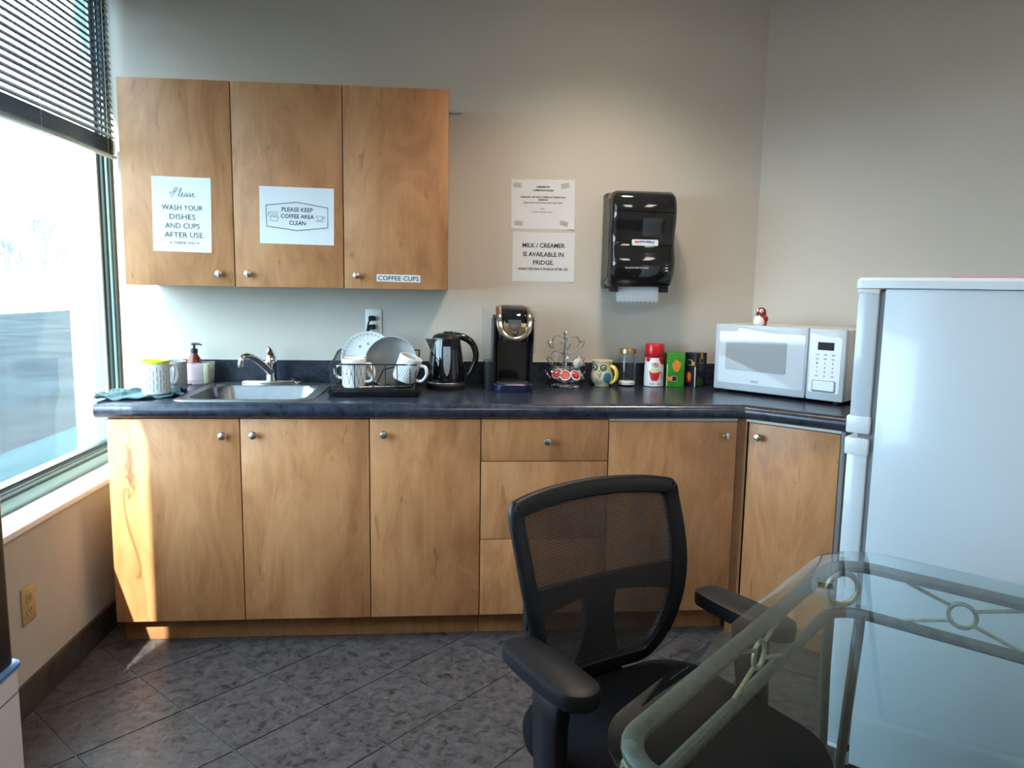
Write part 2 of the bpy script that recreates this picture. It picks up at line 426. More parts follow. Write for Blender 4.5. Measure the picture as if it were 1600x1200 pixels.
structure(obj('wall_back', B(-1.60, WC[0]+0.06, 0.0, 0.12, -0.05, ZC), 'wall_paint', smooth=0))
bm = prism(bmesh.new(), [WC, A_END, (A_END[0]+0.085, A_END[1]+0.085), (WC[0]+0.085, 0.085)], -0.05, ZC)
structure(obj('wall_angled', bm, 'wall_paint', smooth=0))
structure(obj('wall_right', B(XR, XR+0.12, YB, A_END[1]+0.03, -0.05, ZC), 'wall_paint', smooth=0))
structure(obj('wall_front', B(-1.60, XR+0.12, YB-0.12, YB, -0.05, ZC), 'wall_paint', smooth=0))
bm = bmesh.new()
box(bm, -1.49, XL, YN, 0.0, -0.05, SILL-0.022)
box(bm, -1.49, XL, YB, YN, -0.05, ZC)
box(bm, -1.49, XL, YN, 0.0, WT, ZC)
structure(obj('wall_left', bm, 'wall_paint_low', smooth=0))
structure(obj('ceiling', B(-1.60, XR+0.12, YB-0.12, 0.12, ZC, ZC+0.1), 'ceiling_white', smooth=0))
structure(obj('trim_1', B(-1.42, XL+0.012, YN+0.002, -0.002, SILL-0.022, SILL, bev=0.004), 'sill_white'))
structure(obj('baseboard_left', B(XL, XL+0.011, YB+0.002, -0.002, 0.0, 0.105, bev=0.002), 'slate_base'))

# floor: grout bed with 12 inch slate tiles laid on the diagonal, each a tile of its own
floor = structure(obj('floor', B(-1.49, XR, YB, 0.06, -0.06, -0.003), 'grout', smooth=0))
PT = 0.3095; A0 = -1.328; B0 = 0.158; JT = 0.0055
full = None
for i in range(-16, 12):
    for j in range(-8, 24):
        a0, a1 = A0+i*PT+JT/2, A0+(i+1)*PT-JT/2
        b0, b1 = B0+j*PT+JT/2, B0+(j+1)*PT-JT/2
        cx, cy = ((a0+a1)+(b0+b1))/2*D45, ((a0+a1)-(b0+b1))/2*D45
        poly = [((a+b)*D45, (a-b)*D45) for a, b in ((a0, b0), (a0, b1), (a1, b1), (a1, b0))]
        n0 = len(poly); p2 = poly
        for n, d in (((-1, 0), -XL-0.002), ((1, 0), XR-0.002), ((0, 1), -0.002), ((0, -1), -YB-0.002), ((D45, D45), WC[0]*D45-0.002)):
            p2 = clip(p2, n, d)
            if len(p2) < 3: break
        if len(p2) < 3: continue
        area = abs(sum(p2[k-1][0]*p2[k][1]-p2[k][0]*p2[k-1][1] for k in range(len(p2))))/2
        if area < 0.0015: continue
        if cy < -3.4: continue
        if area > 0.0918 and len(p2) == 4:
            if full is None:
                bm = prism(bmesh.new(), [(x-cx, y-cy) for x, y in poly], -0.003, 0.0, bev=0.0012)
                full = obj('tile', bm, 'slate_tile', floor, loc=(cx, cy, 0))
            else:
                o = full.copy(); C.objects.link(o); o.parent = floor; o.location = (cx, cy, 0)
        else:
            obj('tile', prism(bmesh.new(), [(x-cx, y-cy) for x, y in p2], -0.003, 0.0), 'slate_tile', floor, loc=(cx, cy, 0))
# the floor behind the camera: one plain sheet of tile
structure(obj('floor', B(XL+0.002, XR-0.002, YB+0.002, -3.62, -0.003, -0.0005), 'slate_tile', smooth=0))

# ------------------------------------------------------------------ window
win = bpy.data.objects.new('window_1', None); C.objects.link(win); structure(win); win.location = (XG, 0, SILL)
def wpart(name, bm, mname): return obj(name, xform(bm, tr(-XG, 0, -SILL)), mname, win)
FX0, FX1 = -1.49, -1.405
wpart('frame_sill', box(box(B(FX0, -1.43, YN, 0, SILL, SILL+0.072, bev=0.003), -1.43, FX1, YN, 0, SILL, SILL+0.042, bev=0.003), -1.445, -1.418, YN, 0, SILL+0.042, SILL+0.058, bev=0.002), 'teal_frame')
wpart('seal', B(-1.452, -1.428, YN+0.05, -0.05, SILL+0.070, SILL+0.078), 'teal_frame_dark')
wpart('glazing_bead', B(-1.428, -1.414, YN+0.05, -0.04, SILL+0.058, SILL+0.066), 'teal_frame_dark')
wpart('frame_jamb', box(B(FX0, -1.43, -0.062, 0, SILL+0.072, WT, bev=0.003), -1.43, FX1, -0.036, 0, SILL+0.042, WT, bev=0.003), 'teal_frame')
wpart('bead', box(B(-1.428, -1.416, -0.052, -0.040, SILL+0.06, WT), FX1, FX1+0.007, -0.022, 0, SILL, WT), 'teal_frame_dark')
wpart('glazing_strip', B(-1.438, -1.430, -0.074, -0.062, SILL+0.072, WT), 'blind_rail')
wpart('frame_jamb', B(FX0, FX1, YN, YN+0.055, SILL+0.072, WT, bev=0.003), 'teal_frame')
wpart('mullion', B(-1.47, -1.43, -1.50, -1.45, SILL+0.072, WT-0.06, bev=0.003), 'teal_frame')
wpart('frame_head', B(FX0, FX1, YN, 0, WT-0.06, WT, bev=0.003), 'teal_frame')
wpart('pane', B(XG-0.002, XG+0.002, -1.452, -0.058, SILL+0.068, WT-0.055), 'window_glass')
wpart('pane', B(XG-0.002, XG+0.002, YN+0.05, -1.498, SILL+0.068, WT-0.055), 'window_glass')

# venetian blind, part-lowered
bl = thing('venetian_blind', 'grey slatted venetian blind pulled part-way down over the window', 'blind', (-1.372, 0, 1.84))
ZB = 1.84
def bpart(name, bm, mname): return obj(name, xform(bm, tr(1.372, 0, -ZB)), mname, bl)
BY0, BY1 = -2.40, -0.04
bpart('bottom_rail', B(-1.385, -1.359, BY0, BY1, 1.840, 1.852, bev=0.003), 'blind_rail')
bpart('head_rail', B(-1.390, -1.354, BY0, BY1, WT-0.04, WT-0.002, bev=0.003), 'blind_rail')
def slat_bm(t):
    b = bmesh.new(); pr = []
    for k in range(5):
        s = (k/4-0.5)*0.0255; pr.append((s, 0.0016*(1-(2*s/0.0255)**2)))
    tp = [(s*math.cos(t)-h*math.sin(t), s*math.sin(t)+h*math.cos(t)) for s, h in pr]
    bt = [(a, c-0.0006) for a, c in tp[::-1]]
    return loft(b, [[(a, BY0, c) for a, c in tp+bt], [(a, BY1, c) for a, c in tp+bt]])
sl = obj('slat', slat_bm(R(2)), 'blind_slat', bl, loc=(0, 0, 0.0165))
for k in range(1, 14):
    o = sl.copy(); C.objects.link(o); o.parent = bl; o.location = (random.uniform(-0.002, 0.002), 0, 0.0165+k*0.0042)
s2 = None; zz = 1.84+0.0165+14*0.0042+0.014
while zz < WT-0.05:
    if s2 is None: s2 = obj('slat', slat_bm(R(-55)), 'blind_slat', bl, loc=(0, 0, zz-ZB)); 
    else:
        o = s2.copy(); C.objects.link(o); o.parent = bl; o.location = (0, 0, zz-ZB); o.rotation_euler = (0, random.uniform(-0.03, 0.03), 0)
    zz += 0.0245
for yy in (-0.12, -0.62, -1.25, -1.9, -2.3):
    for dx in (-0.0135, 0.0135):
        bpart('ladder_cord', T([(-1.372+dx, yy, 1.845), (-1.372+dx, yy, WT-0.03)], 0.0009, 5), 'cord_white')
bpart('lift_cord', T([(-1.352, -0.075, 1.80), (-1.352, -0.075, WT-0.03)], 0.0013, 5), 'cord_white')
bpart('tilt_wand', T([(-1.350, -0.10, 1.79), (-1.352, -0.10, WT-0.03)], 0.0030, 6), 'clear_tank')
# tangled pull cord whose shadow falls on the cabinet door
rnd = random.Random(3); pts = [(-1.352, -1.55, 2.4), (-1.352, -1.55, 1.9), (-1.352, -1.55, 1.56)]
for k in range(26):
    a = k*2.2; rr_ = 0.035*(0.5+rnd.random())
    pts.append((-1.350+0.012*math.cos(a*1.3), -1.55+rr_*math.cos(a), 1.50-0.006*k+0.05*math.sin(a)*rnd.random()))
pts += [(-1.345, -1.50, 1.30), (-1.345, -1.42, 1.22), (-1.345, -1.45, 1.14), (-1.345, -1.57, 1.12), (-1.345, -1.62, 1.09), (-1.345, -1.58, 1.03)]
bpart('pull_cord', T(smooth_path(pts, 4), 0.0030, 5), 'cord_white')

# ================================================================== OUTSIDE
tag(obj('snowy_ground', B(-160, -24.0, -120, 140, -1.0, -0.5), 'snow', smooth=0), 'white snow field beyond the parking lot outside the window', 'snow')
tag(obj('parking_lot', B(-23.98, -4.6, -120, 140, -1.0, -0.55), 'asphalt', smooth=0), 'grey asphalt parking lot outside the window', 'pavement')
tag(obj('sidewalk', B(-4.58, -1.62, -120, 140, -1.0, -0.45), 'concrete', smooth=0), 'pale concrete walk along the building outside the window', 'pavement')
def bare_tree(h, seed, spread):
    rg = random.Random(seed); b = bmesh.new()
    def grow(p, d, ln, r, lv):
        q = p+d*ln*0.5+Vector((rg.uniform(-1, 1), rg.uniform(-1, 1), 0))*ln*0.05; e = p+d*ln
        tube(b, [p, q, e], [r, r*0.85, r*0.7], 4)
        if lv == 0: return
        for k in range(rg.choice((2, 3, 3)) if lv > 1 else 3):
            ax = Vector((rg.uniform(-1, 1), rg.uniform(-1, 1), rg.uniform(0.0, 0.6)))
            nd = (d + ax.normalized()*spread*rg.uniform(0.5, 1.1)).normalized()
            grow(p+d*ln*rg.uniform(0.55, 1.0), nd, ln*rg.uniform(0.55, 0.78), r*0.66, lv-1)
    grow(Vector((0, 0, 0)), Vector((rg.uniform(-.05, .05), rg.uniform(-.05, .05), 1)).normalized(), h*0.30, h*0.017, 6)
    return b
def place_out(az, dist):
    return (CAM.x - dist*math.sin(R(az)), CAM.y + dist*math.cos(R(az)), -0.5)
for k, (az, dist, h, spr, lab) in enumerate((
        (28.9, 96, 10.5, 0.6, 'bare grey tree farthest left in the snow field outside the window'),
        (26.9, 104, 14.0, 0.55, 'tallest bare tree in the snow field outside the window'),
        (25.6, 118, 11.0, 0.7, 'small spreading bare tree just right of the tallest tree'),
        (28.0, 124, 11.5, 0.7, 'distant bare tree behind and between the two left trees'),
        (24.2, 90, 12.5, 0.34, 'dense upright bare tree left of its twin near the window jamb'),
        (23.5, 92, 12.5, 0.30, 'dense upright bare tree next to the window jamb'))):
    t = thing('bare_tree', lab, 'tree', place_out(az, dist), group='bare trees in the snow')
    obj('branches', bare_tree(h, 40+k, spr), 'bark', t, smooth=60)

# ================================================================== CABINETS
ZT = 0.918                    # worktop height
YD = -0.615                   # lower door face
YU = -0.325                   # upper door face
def knob(parent, x, y, z, rz=0.0):
    """mushroom pull standing out from a door, facing -y (turned by rz)"""
    b = La([(0.0055, 0), (0.0050, 0.010), (0.0065, 0.014), (0.0135, 0.017), (0.0150, 0.0215), (0.0125, 0.0265), (0.006, 0.0290), (0.001, 0.0295)], 20)
    return obj('knob', xform(b, tr(x, y, z) @ rz_(rz) @ rx(PI/2)), 'nickel', parent)
def front(name, parent, x0, x1, z0, z1, y=YD, kx=None, kz=None):
    d = obj(name, B(x0+0.002, x1-0.002, y, y+0.018, z0+0.0015, z1-0.0015, bev=0.0012), 'maple', parent)
    if kx is not None: knob(d, kx, y, kz)
    return d
def base_unit(name, label, x0, x1, z1=0.862, rail=None, hollow=False):
    t = thing(name, label, 'cabinet', (0, 0, 0))
    b = bmesh.new()
    if hollow:      # open-topped carcass so the sink bowl hangs free inside
        box(b, x0+0.0006, x0+0.018, -0.595, -0.004, 0.099, 0.8615); box(b, x1-0.018, x1-0.0006, -0.595, -0.004, 0.099, 0.8615)
        box(b, x0+0.018, x1-0.018, -0.020, -0.004, 0.117, 0.8615); box(b, x0+0.018, x1-0.018, -0.595, -0.004, 0.099, 0.117)
    else: box(b, x0+0.0006, x1-0.0006, -0.595, -0.004, 0.099, 0.8615)
    box(b, x0+0.0006, x1-0.0006, -0.530, -0.004, 0.0, 0.099)
    obj('body', b, 'maple', t, smooth=0)
    gap = B(x0+0.004, x1-0.004, -0.597, -0.5952, 0.103, 0.860)  # sheet behind the doors; without a rail it paints the gaps' shade
    obj('gap_backing', gap, rail or 'gap_shade', t, smooth=0)
    return t
X = [-1.207, -0.744, -0.282, 0.127, 0.608, 1.107]
c = base_unit('sink_cabinet', 'wide wooden base cabinet with two doors under the sink', X[0], X[2], hollow=True)
front('door', c, X[0], X[1], 0.097, 0.860, kx=-0.802, kz=0.799)
front('door', c, X[1], X[2], 0.097, 0.860, kx=-0.694, kz=0.801)
c = base_unit('base_cabinet', 'single-door wooden base cabinet left of the drawers', X[2], X[3])
front('door', c, X[2], X[3], 0.097, 0.861, kx=-0.229, kz=0.803)
c = base_unit('drawer_cabinet', 'wooden base cabinet with three drawers behind the office chair', X[3], X[4])
front('drawer', c, X[3], X[4], 0.699, 0.861, kx=0.375, kz=0.777)
front('drawer', c, X[3], X[4], 0.398, 0.699)
front('drawer', c, X[3], X[4], 0.097, 0.398)
c = base_unit('base_cabinet', 'single-door wooden base cabinet right of the drawers', X[4], X[5], rail='melamine')
front('door', c, X[4], X[5], 0.097, 0.851, kx=1.059, kz=0.799)
obj('top_rail', B(X[4]+0.002, X[5]-0.001, -0.6105, -0.597, 0.852, 0.8615), 'melamine', c, smooth=0)

# angled corner unit, built along the 45 degree wall
RA = R(-45)
P0 = Vector((1.1324, -0.615, 0))
c = thing('corner_cabinet', 'angled single-door corner cabinet beside the white fridge', 'cabinet', P0, RA)
# local x runs along the front, local y goes back to the wall
obj('door', B(0.020, 0.352, 0.0, 0.018, 0.0985, 0.849, bev=0.0012), 'maple', c)
knob(c.children[0], 0.062, 0.0, 0.800)
b = bmesh.new()
box(b, 0.020, 0.352, 0.020, 0.600, 0.099, 0.8615)
box(b, 0.020, 0.352, 0.085, 0.600, 0.0, 0.099)
obj('body', b, 'melamine_shaded', c, smooth=0)
obj('top_rail', B(0.006, 0.368, 0.005, 0.020, 0.852, 0.8615), 'melamine', c, smooth=0)
obj('side_panel', B(0.3525, 0.369, 0.004, 0.610, 0.0, 0.8615, bev=0.001), 'melamine_shaded', c)  # end towards the fridge, its shade painted in as dark grey
b = prism(bmesh.new(), [(1.1085, -0.606), (1.1400, -0.606), (1.1470, -0.612), (1.1560, -0.596), (1.1085, -0.585)], 0.0, 0.861)
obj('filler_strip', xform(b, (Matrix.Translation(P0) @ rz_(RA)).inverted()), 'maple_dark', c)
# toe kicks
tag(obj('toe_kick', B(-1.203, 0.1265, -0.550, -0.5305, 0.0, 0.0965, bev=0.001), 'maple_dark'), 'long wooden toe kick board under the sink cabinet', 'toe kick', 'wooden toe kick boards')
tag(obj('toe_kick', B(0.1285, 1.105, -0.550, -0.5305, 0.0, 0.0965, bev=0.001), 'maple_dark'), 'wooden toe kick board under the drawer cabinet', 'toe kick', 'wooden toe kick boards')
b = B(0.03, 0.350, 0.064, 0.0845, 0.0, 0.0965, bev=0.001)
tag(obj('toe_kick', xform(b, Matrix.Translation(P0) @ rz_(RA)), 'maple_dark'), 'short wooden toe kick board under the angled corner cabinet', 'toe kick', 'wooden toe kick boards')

# upper cabinets
U = [-1.235, -0.823, -0.406, 0.002]
ZU0, ZU1 = 1.331, 2.099
for k, (lab, kx, kz) in enumerate((('wooden wall cabinet next to the window with the wash-dishes sign', -0.879, 1.378),
                                   ('middle wooden wall cabinet with the coffee-area sign', -0.770, 1.380),
                                   ('right-hand wooden wall cabinet labelled coffee cups', -0.355, 1.380))):
    t = thing('wall_cabinet', lab, 'cabinet', (U[k], 0, ZU0), group='wooden wall cabinets')
    b = bmesh.new(); W = U[k+1]-U[k]
    box(b, 0.0006, W-0.0006, YU+0.021, -0.001, 0.0, ZU1-ZU0)
    obj('body', b, 'maple', t, smooth=0)
    obj('gap_backing', B(0.004, W-0.004, YU+0.0185, YU+0.0208, 0.003, ZU1-ZU0-0.003), 'gap_shade', t, smooth=0)  # dark sheet painting the shade in the gaps around the door
    d = obj('door', B(0.002, W-0.002, YU, YU+0.018, -0.001, ZU1-ZU0-0.001, bev=0.0012), 'maple', t)
    knob(d, kx-U[k], YU, kz-ZU0)
    if k == 2: obj('mounting_rail', B(W, W+0.056, -0.012, -0.001, 0.795-0.045, 0.799-0.045), 'melamine', t, smooth=0)

# ------------------------------------------------------------------ countertop
ct = thing('countertop', 'dark blue-black laminate countertop, bent along the angled wall', 'countertop', (0, 0, ZT))
ZBm = 0.863; RN = 0.0265
SX0, SX1, SY0, SY1 = -0.970, -0.510, -0.565, -0.105          # sink cut-out
dsf, dsb, DD = SY0+0.645, SY1+0.645, 0.645-0.0015
prof = [(DD, ZT), (dsb, ZT), (dsf, ZT), (RN, ZT)]
for k in range(1, 12):
    a = PI/2 + PI*k/12; prof.append((RN+RN*math.cos(a), (ZT+ZBm)/2+(ZT-ZBm)/2*math.sin(a)))
prof += [(RN, ZBm), (dsf, ZBm), (dsb, ZBm), (DD, ZBm)]
mit = 0.267/0.645
def sec(o, dirv): return [(o[0]+dirv[0]*d, o[1]+dirv[1]*d, z) for d, z in prof]
E1 = (1.12+0.405*D45, -0.645-0.405*D45)
secs = [sec((-1.235, -0.645), (0, 1)), sec((SX0, -0.645), (0, 1)), sec((SX1, -0.645), (0, 1)), sec((1.12, -0.645), (mit, 1)), sec(E1, (D45, D45))]
b = bmesh.new(); vr = [[b.verts.new(p) for p in s] for s in secs]; n = len(prof)
for q in range(4):
    for i in range(n):
        j = (i+1) % n
        if q == 1 and (i == 1 or i == n-3): continue
        b.faces.new((vr[q][i], vr[q][j], vr[q+1][j], vr[q+1][i]))
b.faces.new(vr[0][::-1]); b.faces.new(vr[-1])
for q in (1, 2): b.faces.new((vr[q][1], vr[q][2], vr[q][n-3], vr[q][n-2]))
b.faces.new((vr[1][1], vr[2][1], vr[2][n-2], vr[1][n-2])); b.faces.new((vr[1][2], vr[2][2], vr[2][n-3], vr[1][n-3]))
xform(b, tr(0, 0, -ZT))
obj('worktop', b, 'laminate', ct)
k2 = 0.022*math.tan(R(22.5))
b = prism(bmesh.new(), [(-1.235, -0.0015), (WC[0]-0.001, -0.0015), (WC[0]+0.65*D45, -0.65*D45-0.0015), (WC[0]+0.65*D45-0.022*D45, -0.65*D45-0.022*D45), (WC[0]-k2, -0.022), (-1.235, -0.022)], 0.0, 0.095, bev=0.004)
bs = thing('backsplash', 'low dark laminate backsplash strip along the wall behind the counter', 'backsplash', (0, 0, ZT))
obj('strip', b, 'laminate', bs)
obj('caulk', B(-1.235, WC[0]-0.002, -0.006, -0.001, 0.0945, 0.0985), 'melamine', bs, smooth=0)

# ------------------------------------------------------------------ sink
sk = thing('kitchen_sink', 'stainless steel drop-in sink set in the dark countertop', 'sink', (-0.74, -0.335, ZT))
def rr3(w_, h_, r_, z, dy=0.0): return [(x, y+dy, z) for x, y in rrect(w_, h_, r_, 8)]
b = bmesh.new()
loft(b, [rr3(0.505, 0.525, 0.05, 0.0005), rr3(0.500, 0.520, 0.05, 0.0045), rr3(0.470, 0.490, 0.05, 0.0055), rr3(0.425, 0.385, 0.07, 0.0045, -0.035),
         rr3(0.415, 0.375, 0.07, -0.004, -0.035), rr3(0.400, 0.360, 0.075, -0.10, -0.035), rr3(0.375, 0.335, 0.08, -0.150, -0.035), rr3(0.30, 0.26, 0.08, -0.160, -0.035), rr3(0.07, 0.07, 0.034, -0.165, -0.035)], cap0=False)
bmesh.ops.recalc_face_normals(b, faces=b.faces[:])
obj('bowl', b, 'steel_brushed', sk, smooth=50)
obj('drain', La([(0.040, -0.1635), (0.038, -0.160), (0.030, -0.1605), (0.024, -0.1625), (0.004, -0.1625)], 24, (0, -0.035, 0)), 'steel', sk)

fc = thing('faucet', 'chrome single-lever faucet behind the sink', 'faucet', (-0.742, -0.118, ZT+0.0052))
b = loft(bmesh.new(), [[(x, y, z) for x, y in rrect(0.25*s, 0.052*s, 0.025*s, 6)] for s, z in ((1, 0), (1, 0.008), (0.94, 0.013), (0.86, 0.0145))])
obj('base_plate', b, 'chrome', fc)
obj('body', La([(0.025, 0.013), (0.023, 0.022), (0.0215, 0.06), (0.023, 0.085), (0.024, 0.10), (0.019, 0.112), (0.006, 0.117)], 24, (0, 0, 0)), 'chrome', fc)
sp = smooth_path([(0.0, -0.005, 0.045), (-0.020, -0.035, 0.078), (-0.045, -0.080, 0.112), (-0.066, -0.118, 0.126), (-0.080, -0.142, 0.120), (-0.084, -0.150, 0.103)], 5)
obj('spout', T(sp, [0.0175-0.006*i/(len(sp)-1) for i in range(len(sp))], 14), 'chrome', fc)
obj('aerator', La([(0.0125, 0), (0.0140, 0.004), (0.0140, 0.018), (0.012, 0.020)], 16, (-0.084, -0.150, 0.085)), 'steel', fc)
lv = smooth_path([(0.0, 0.0, 0.108), (-0.004, 0.008, 0.126), (-0.010, 0.012, 0.144), (-0.016, 0.008, 0.152)], 4)
obj('lever', T(lv, [0.021, 0.021, 0.020, 0.019, 0.017, 0.015, 0.013, 0.012, 0.011, 0.010, 0.009, 0.008, 0.006][:len(lv)], 14), 'chrome', fc)
obj('sprayer_cap', La([(0.019, 0.0), (0.019, 0.010), (0.014, 0.016), (0.004, 0.018)], 18, (0.100, 0.0, 0.0135)), 'black_plastic', fc)

# ================================================================== COUNTER ITEMS, left to right
def towel_bm():
    b = bmesh.new(); nx, ny = 34, 22; g = []
    for j in range(ny+1):
        row = []
        for i in range(nx+1):
            u, v = i/nx, j/ny
            x = -0.150+0.285*u + 0.03*(v-0.5) + 0.012*math.sin(7*v+1); y = -0.115+0.235*v + 0.05*(u-0.5) + 0.010*math.sin(9*u)
            h = 0.0075+0.0040*math.sin(17*u+4*v)+0.0035*math.sin(13*v-6*u+1)
            e = min(u, 1-u, v, 1-v)
            h += 0.012*max(0, 1-e/0.10)*(0.55+0.45*math.sin(23*u+19*v))
            under = (x-0.0)**2+(y+0.0)**2 < 0.01
            row.append((x, y, max(0.0035, h*(0.35 if abs(x-0.015) < 0.085 and abs(y) < 0.11 else 1.0))))
        g.append(row)
    top = [[b.verts.new(p) for p in r] for r in g]; bot = [[b.verts.new((p[0], p[1], max(0.0006, p[2]-0.0035))) for p in r] for r in g]
    for j in range(ny):
        for i in range(nx):
            b.faces.new((top[j][i], top[j][i+1], top[j+1][i+1], top[j+1][i])); b.faces.new((bot[j][i], bot[j+1][i], bot[j+1][i+1], bot[j][i+1]))
    for i in range(nx):
        b.faces.new((top[0][i], bot[0][i], bot[0][i+1], top[0][i+1])); b.faces.new((top[ny][i], top[ny][i+1], bot[ny][i+1], bot[ny][i]))
    for j in range(ny):
        b.faces.new((top[j][0], top[j+1][0], bot[j+1][0], bot[j][0])); b.faces.new((top[j][nx], bot[j][nx], bot[j+1][nx], top[j+1][nx]))
    return b
tag(obj('dish_towel', towel_bm(), 'terry', None, 60, loc=(-1.132, -0.452, ZT), rot=(0, 0, R(18))), 'crumpled teal dish towel under the mugs at the counter end', 'towel')

def mug_body(r, h, wall=0.0045, foot=0.9, prof=None):
    o = prof or [(r*foot*0.8, 0.0), (r*foot, 0.001), (r, 0.010), (r, h-0.002)]
    pr = o + [(r-wall*0.4, h), (r-wall, h-0.002), (r-wall, 0.010), (r*0.6, 0.007), (0.002, 0.007)]
    return La(pr, 40, cap1=True)
def mug_handle(r, h, out=0.034, z0=0.22, z1=0.80, th=0.006):
    p = smooth_path([(r-0.002, 0, h*z1), (r+out*0.6, 0, h*z1+0.004), (r+out, 0, h*(z0+z1)/2+0.008), (r+out*0.72, 0, h*z0+0.006), (r-0.002, 0, h*z0)], 6)
    return T(p, th, 10, flat=1.25)
# ribbed white travel mug with lime rim
mg = thing('mug', 'white mug with dashed vertical grooves and a lime yellow rim', 'mug', (-1.100, -0.425, ZT+0.0055), R(25))
r, h = 0.0500, 0.118
obj('cup', mug_body(r, h, foot=0.93), 'ceramic', mg)
obj('handle', mug_handle(r, h, 0.026, 0.28, 0.86), 'ceramic', mg)
obj('rim', La([(r-0.003, h-0.004), (r+0.0015, h-0.003), (r+0.0030, h+0.002), (r+0.0015, h+0.008), (r-0.002, h+0.009), (r-0.008, h+0.002), (r-0.008, h-0.004)], 40, cap0=False, cap1=False), 'yellow_rim', mg)
b = bmesh.new()
for k in range(26):
    a = 2*PI*k/26
    for z0 in ([0.018, 0.050, 0.082] if k % 2 else [0.010, 0.036, 0.066]):
        q = box(bmesh.new(), -0.0011, 0.0011, r-0.001, r+0.0006, z0, z0+0.024)
        me = bpy.data.meshes.new('t'); xform(q, rz_(a)); q.to_mesh(me); q.free(); b.from_mesh(me); bpy.data.meshes.remove(me)
obj('grooves', b, 'groove_grey', mg, smooth=0)['kind'] = 'stuff'
# grey mug behind it with a spoon
mg = thing('mug', 'pale grey mug with a spoon standing behind the ribbed mug', 'mug', (-1.088, -0.262, ZT), R(-70))
obj('cup', mug_body(0.047, 0.112), 'ceramic_grey', mg)
obj('handle', mug_handle(0.047, 0.112), 'ceramic_grey', mg)
def spoon_bm(L=0.16):
    b = T([(0, 0, 0), (0.001, 0, L*0.5), (0, 0, L)], [0.0022, 0.0026, 0.0045], 8, flat=0.5)
    lathe(b, [(0.002, -0.045), (0.010, -0.036), (0.013, -0.022), (0.009, -0.006), (0.002, 0.0)], 12, (0, 0, 0), sy=0.25)
    return b
sp_ = obj('spoon', xform(spoon_bm(0.135), tr(-1.076, -0.254, ZT+0.058) @ rz_(R(-25)) @ ry_(R(19))), 'cream'); tag(sp_, 'cream spoon leaning in the pale grey mug', 'spoon')
# frosted caddy with soap bottle and sponge
cd_ = thing('sink_caddy', 'frosted translucent caddy holding the soap bottle beside the sink', 'caddy', (-1.045, -0.092, ZT))
b = bmesh.new()
loft(b, [[(x*s, y*s, z) for x, y in rrect(0.108, 0.085, 0.022, 6)] for s, z in ((0.95, 0.0), (0.97, 0.002), (1.04, 0.092), (1.015, 0.092), (0.95, 0.004))])
obj('tub', b, 'frosted', cd_)
sb = thing('soap_bottle', 'amber pump soap bottle with black pump standing in the frosted caddy', 'bottle', (-1.064, -0.092, ZT+0.0045))
obj('bottle', La([(0.026, 0), (0.029, 0.003), (0.029, 0.085), (0.026, 0.100), (0.016, 0.116), (0.0125, 0.122), (0.0125, 0.128)], 28), 'amber', sb)
obj('label', La([(0.0293, 0.012), (0.0293, 0.080)], 28, cap0=False, cap1=False), 'pink_label', sb)
obj('collar', La([(0.0145, 0.124), (0.0145, 0.142), (0.010, 0.144), (0.005, 0.146), (0.005, 0.160)], 20), 'black_plastic', sb)
obj('pump_head', box(T([(0, 0, 0.163), (0.018, -0.004, 0.164), (0.034, -0.008, 0.160)], [0.006, 0.005, 0.0035], 8), -0.010, 0.008, -0.007, 0.007, 0.158, 0.168, bev=0.002), 'black_plastic', sb)
tag(obj('sponge', xform(B(-0.010, 0.010, -0.024, 0.024, 0.0, 0.082, bev=0.004), tr(-1.012, -0.095, ZT+0.0046)), 'sponge'), 'yellow-green sponge standing in the frosted caddy', 'sponge')

# ------------------------------------------------------------------ dish rack
TX0, TX1, TY0, TY1 = -0.462, -0.105, -0.475, -0.110
tcx, tcy = (TX0+TX1)/2, (TY0+TY1)/2; TW, TH = TX1-TX0, TY1-TY0
dk = thing('dish_rack', 'black wire dish rack with a tray on the counter', 'dish rack', (tcx, tcy, ZT))
b = bmesh.new()
loft(b, [[(x*s, y*s, z) for x, y in rrect(TW, TH, 0.03, 5)] for s, z in ((0.93, 0.0), (0.95, 0.0015), (1.0, 0.020), (0.985, 0.020), (0.94, 0.005))])
obj('tray', b, 'black_plastic', dk)
b = bmesh.new(); hw, hh, zt_ = TW/2-0.012, TH/2-0.012, 0.125
zl = 0.135
def rk(x, y): return zt_ + (0.03 if y > 0.05 else 0.0)
rim = [(-hw, -hh, zt_), (hw, -hh, zt_), (hw, -hh*0.2, zt_+0.004), (hw, hh*0.5, zt_+0.028), (hw, hh, zt_+0.028), (-hw, hh, zt_+0.028), (-hw, hh*0.5, zt_+0.028), (-hw, -hh*0.2, zt_+0.004)]
tube(b, [Vector(p) for p in rim], 0.0030, 6, closed=True)
tube(b, [(-hw*.94, -hh*.94, 0.028), (hw*.94, -hh*.94, 0.028), (hw*.94, hh*.94, 0.028), (-hw*.94, hh*.94, 0.028)], 0.002, 6, closed=True)
def ztop(y):
    return zt_ + 0.028*min(1, max(0, (y+hh*0.2)/(hh*0.7)))
for x in (-0.85, -0.42, 0.0, 0.28, 0.55, 0.85):
    tube(b, [(x*hw, -hh, zt_), (x*hw, -hh*.94, 0.028), (x*hw, hh*.94, 0.028), (x*hw, hh, zt_+0.028)], 0.0022, 5)
for k in range(9):
    y = -hh*0.9+k*hh*0.225
    for sx in (-1, 1): tube(b, [(sx*hw, y, ztop(y)), (sx*hw*.94, y, 0.028)], 0.0022, 5)
    tube(b, [(-hw*.94, y, 0.028), (hw*.94, y, 0.028)], 0.0022, 5)
o = obj('wire_basket', b, 'black_matte', dk)
def rack(x, y, z=0.0): return (tcx+x, tcy+y, ZT+z)
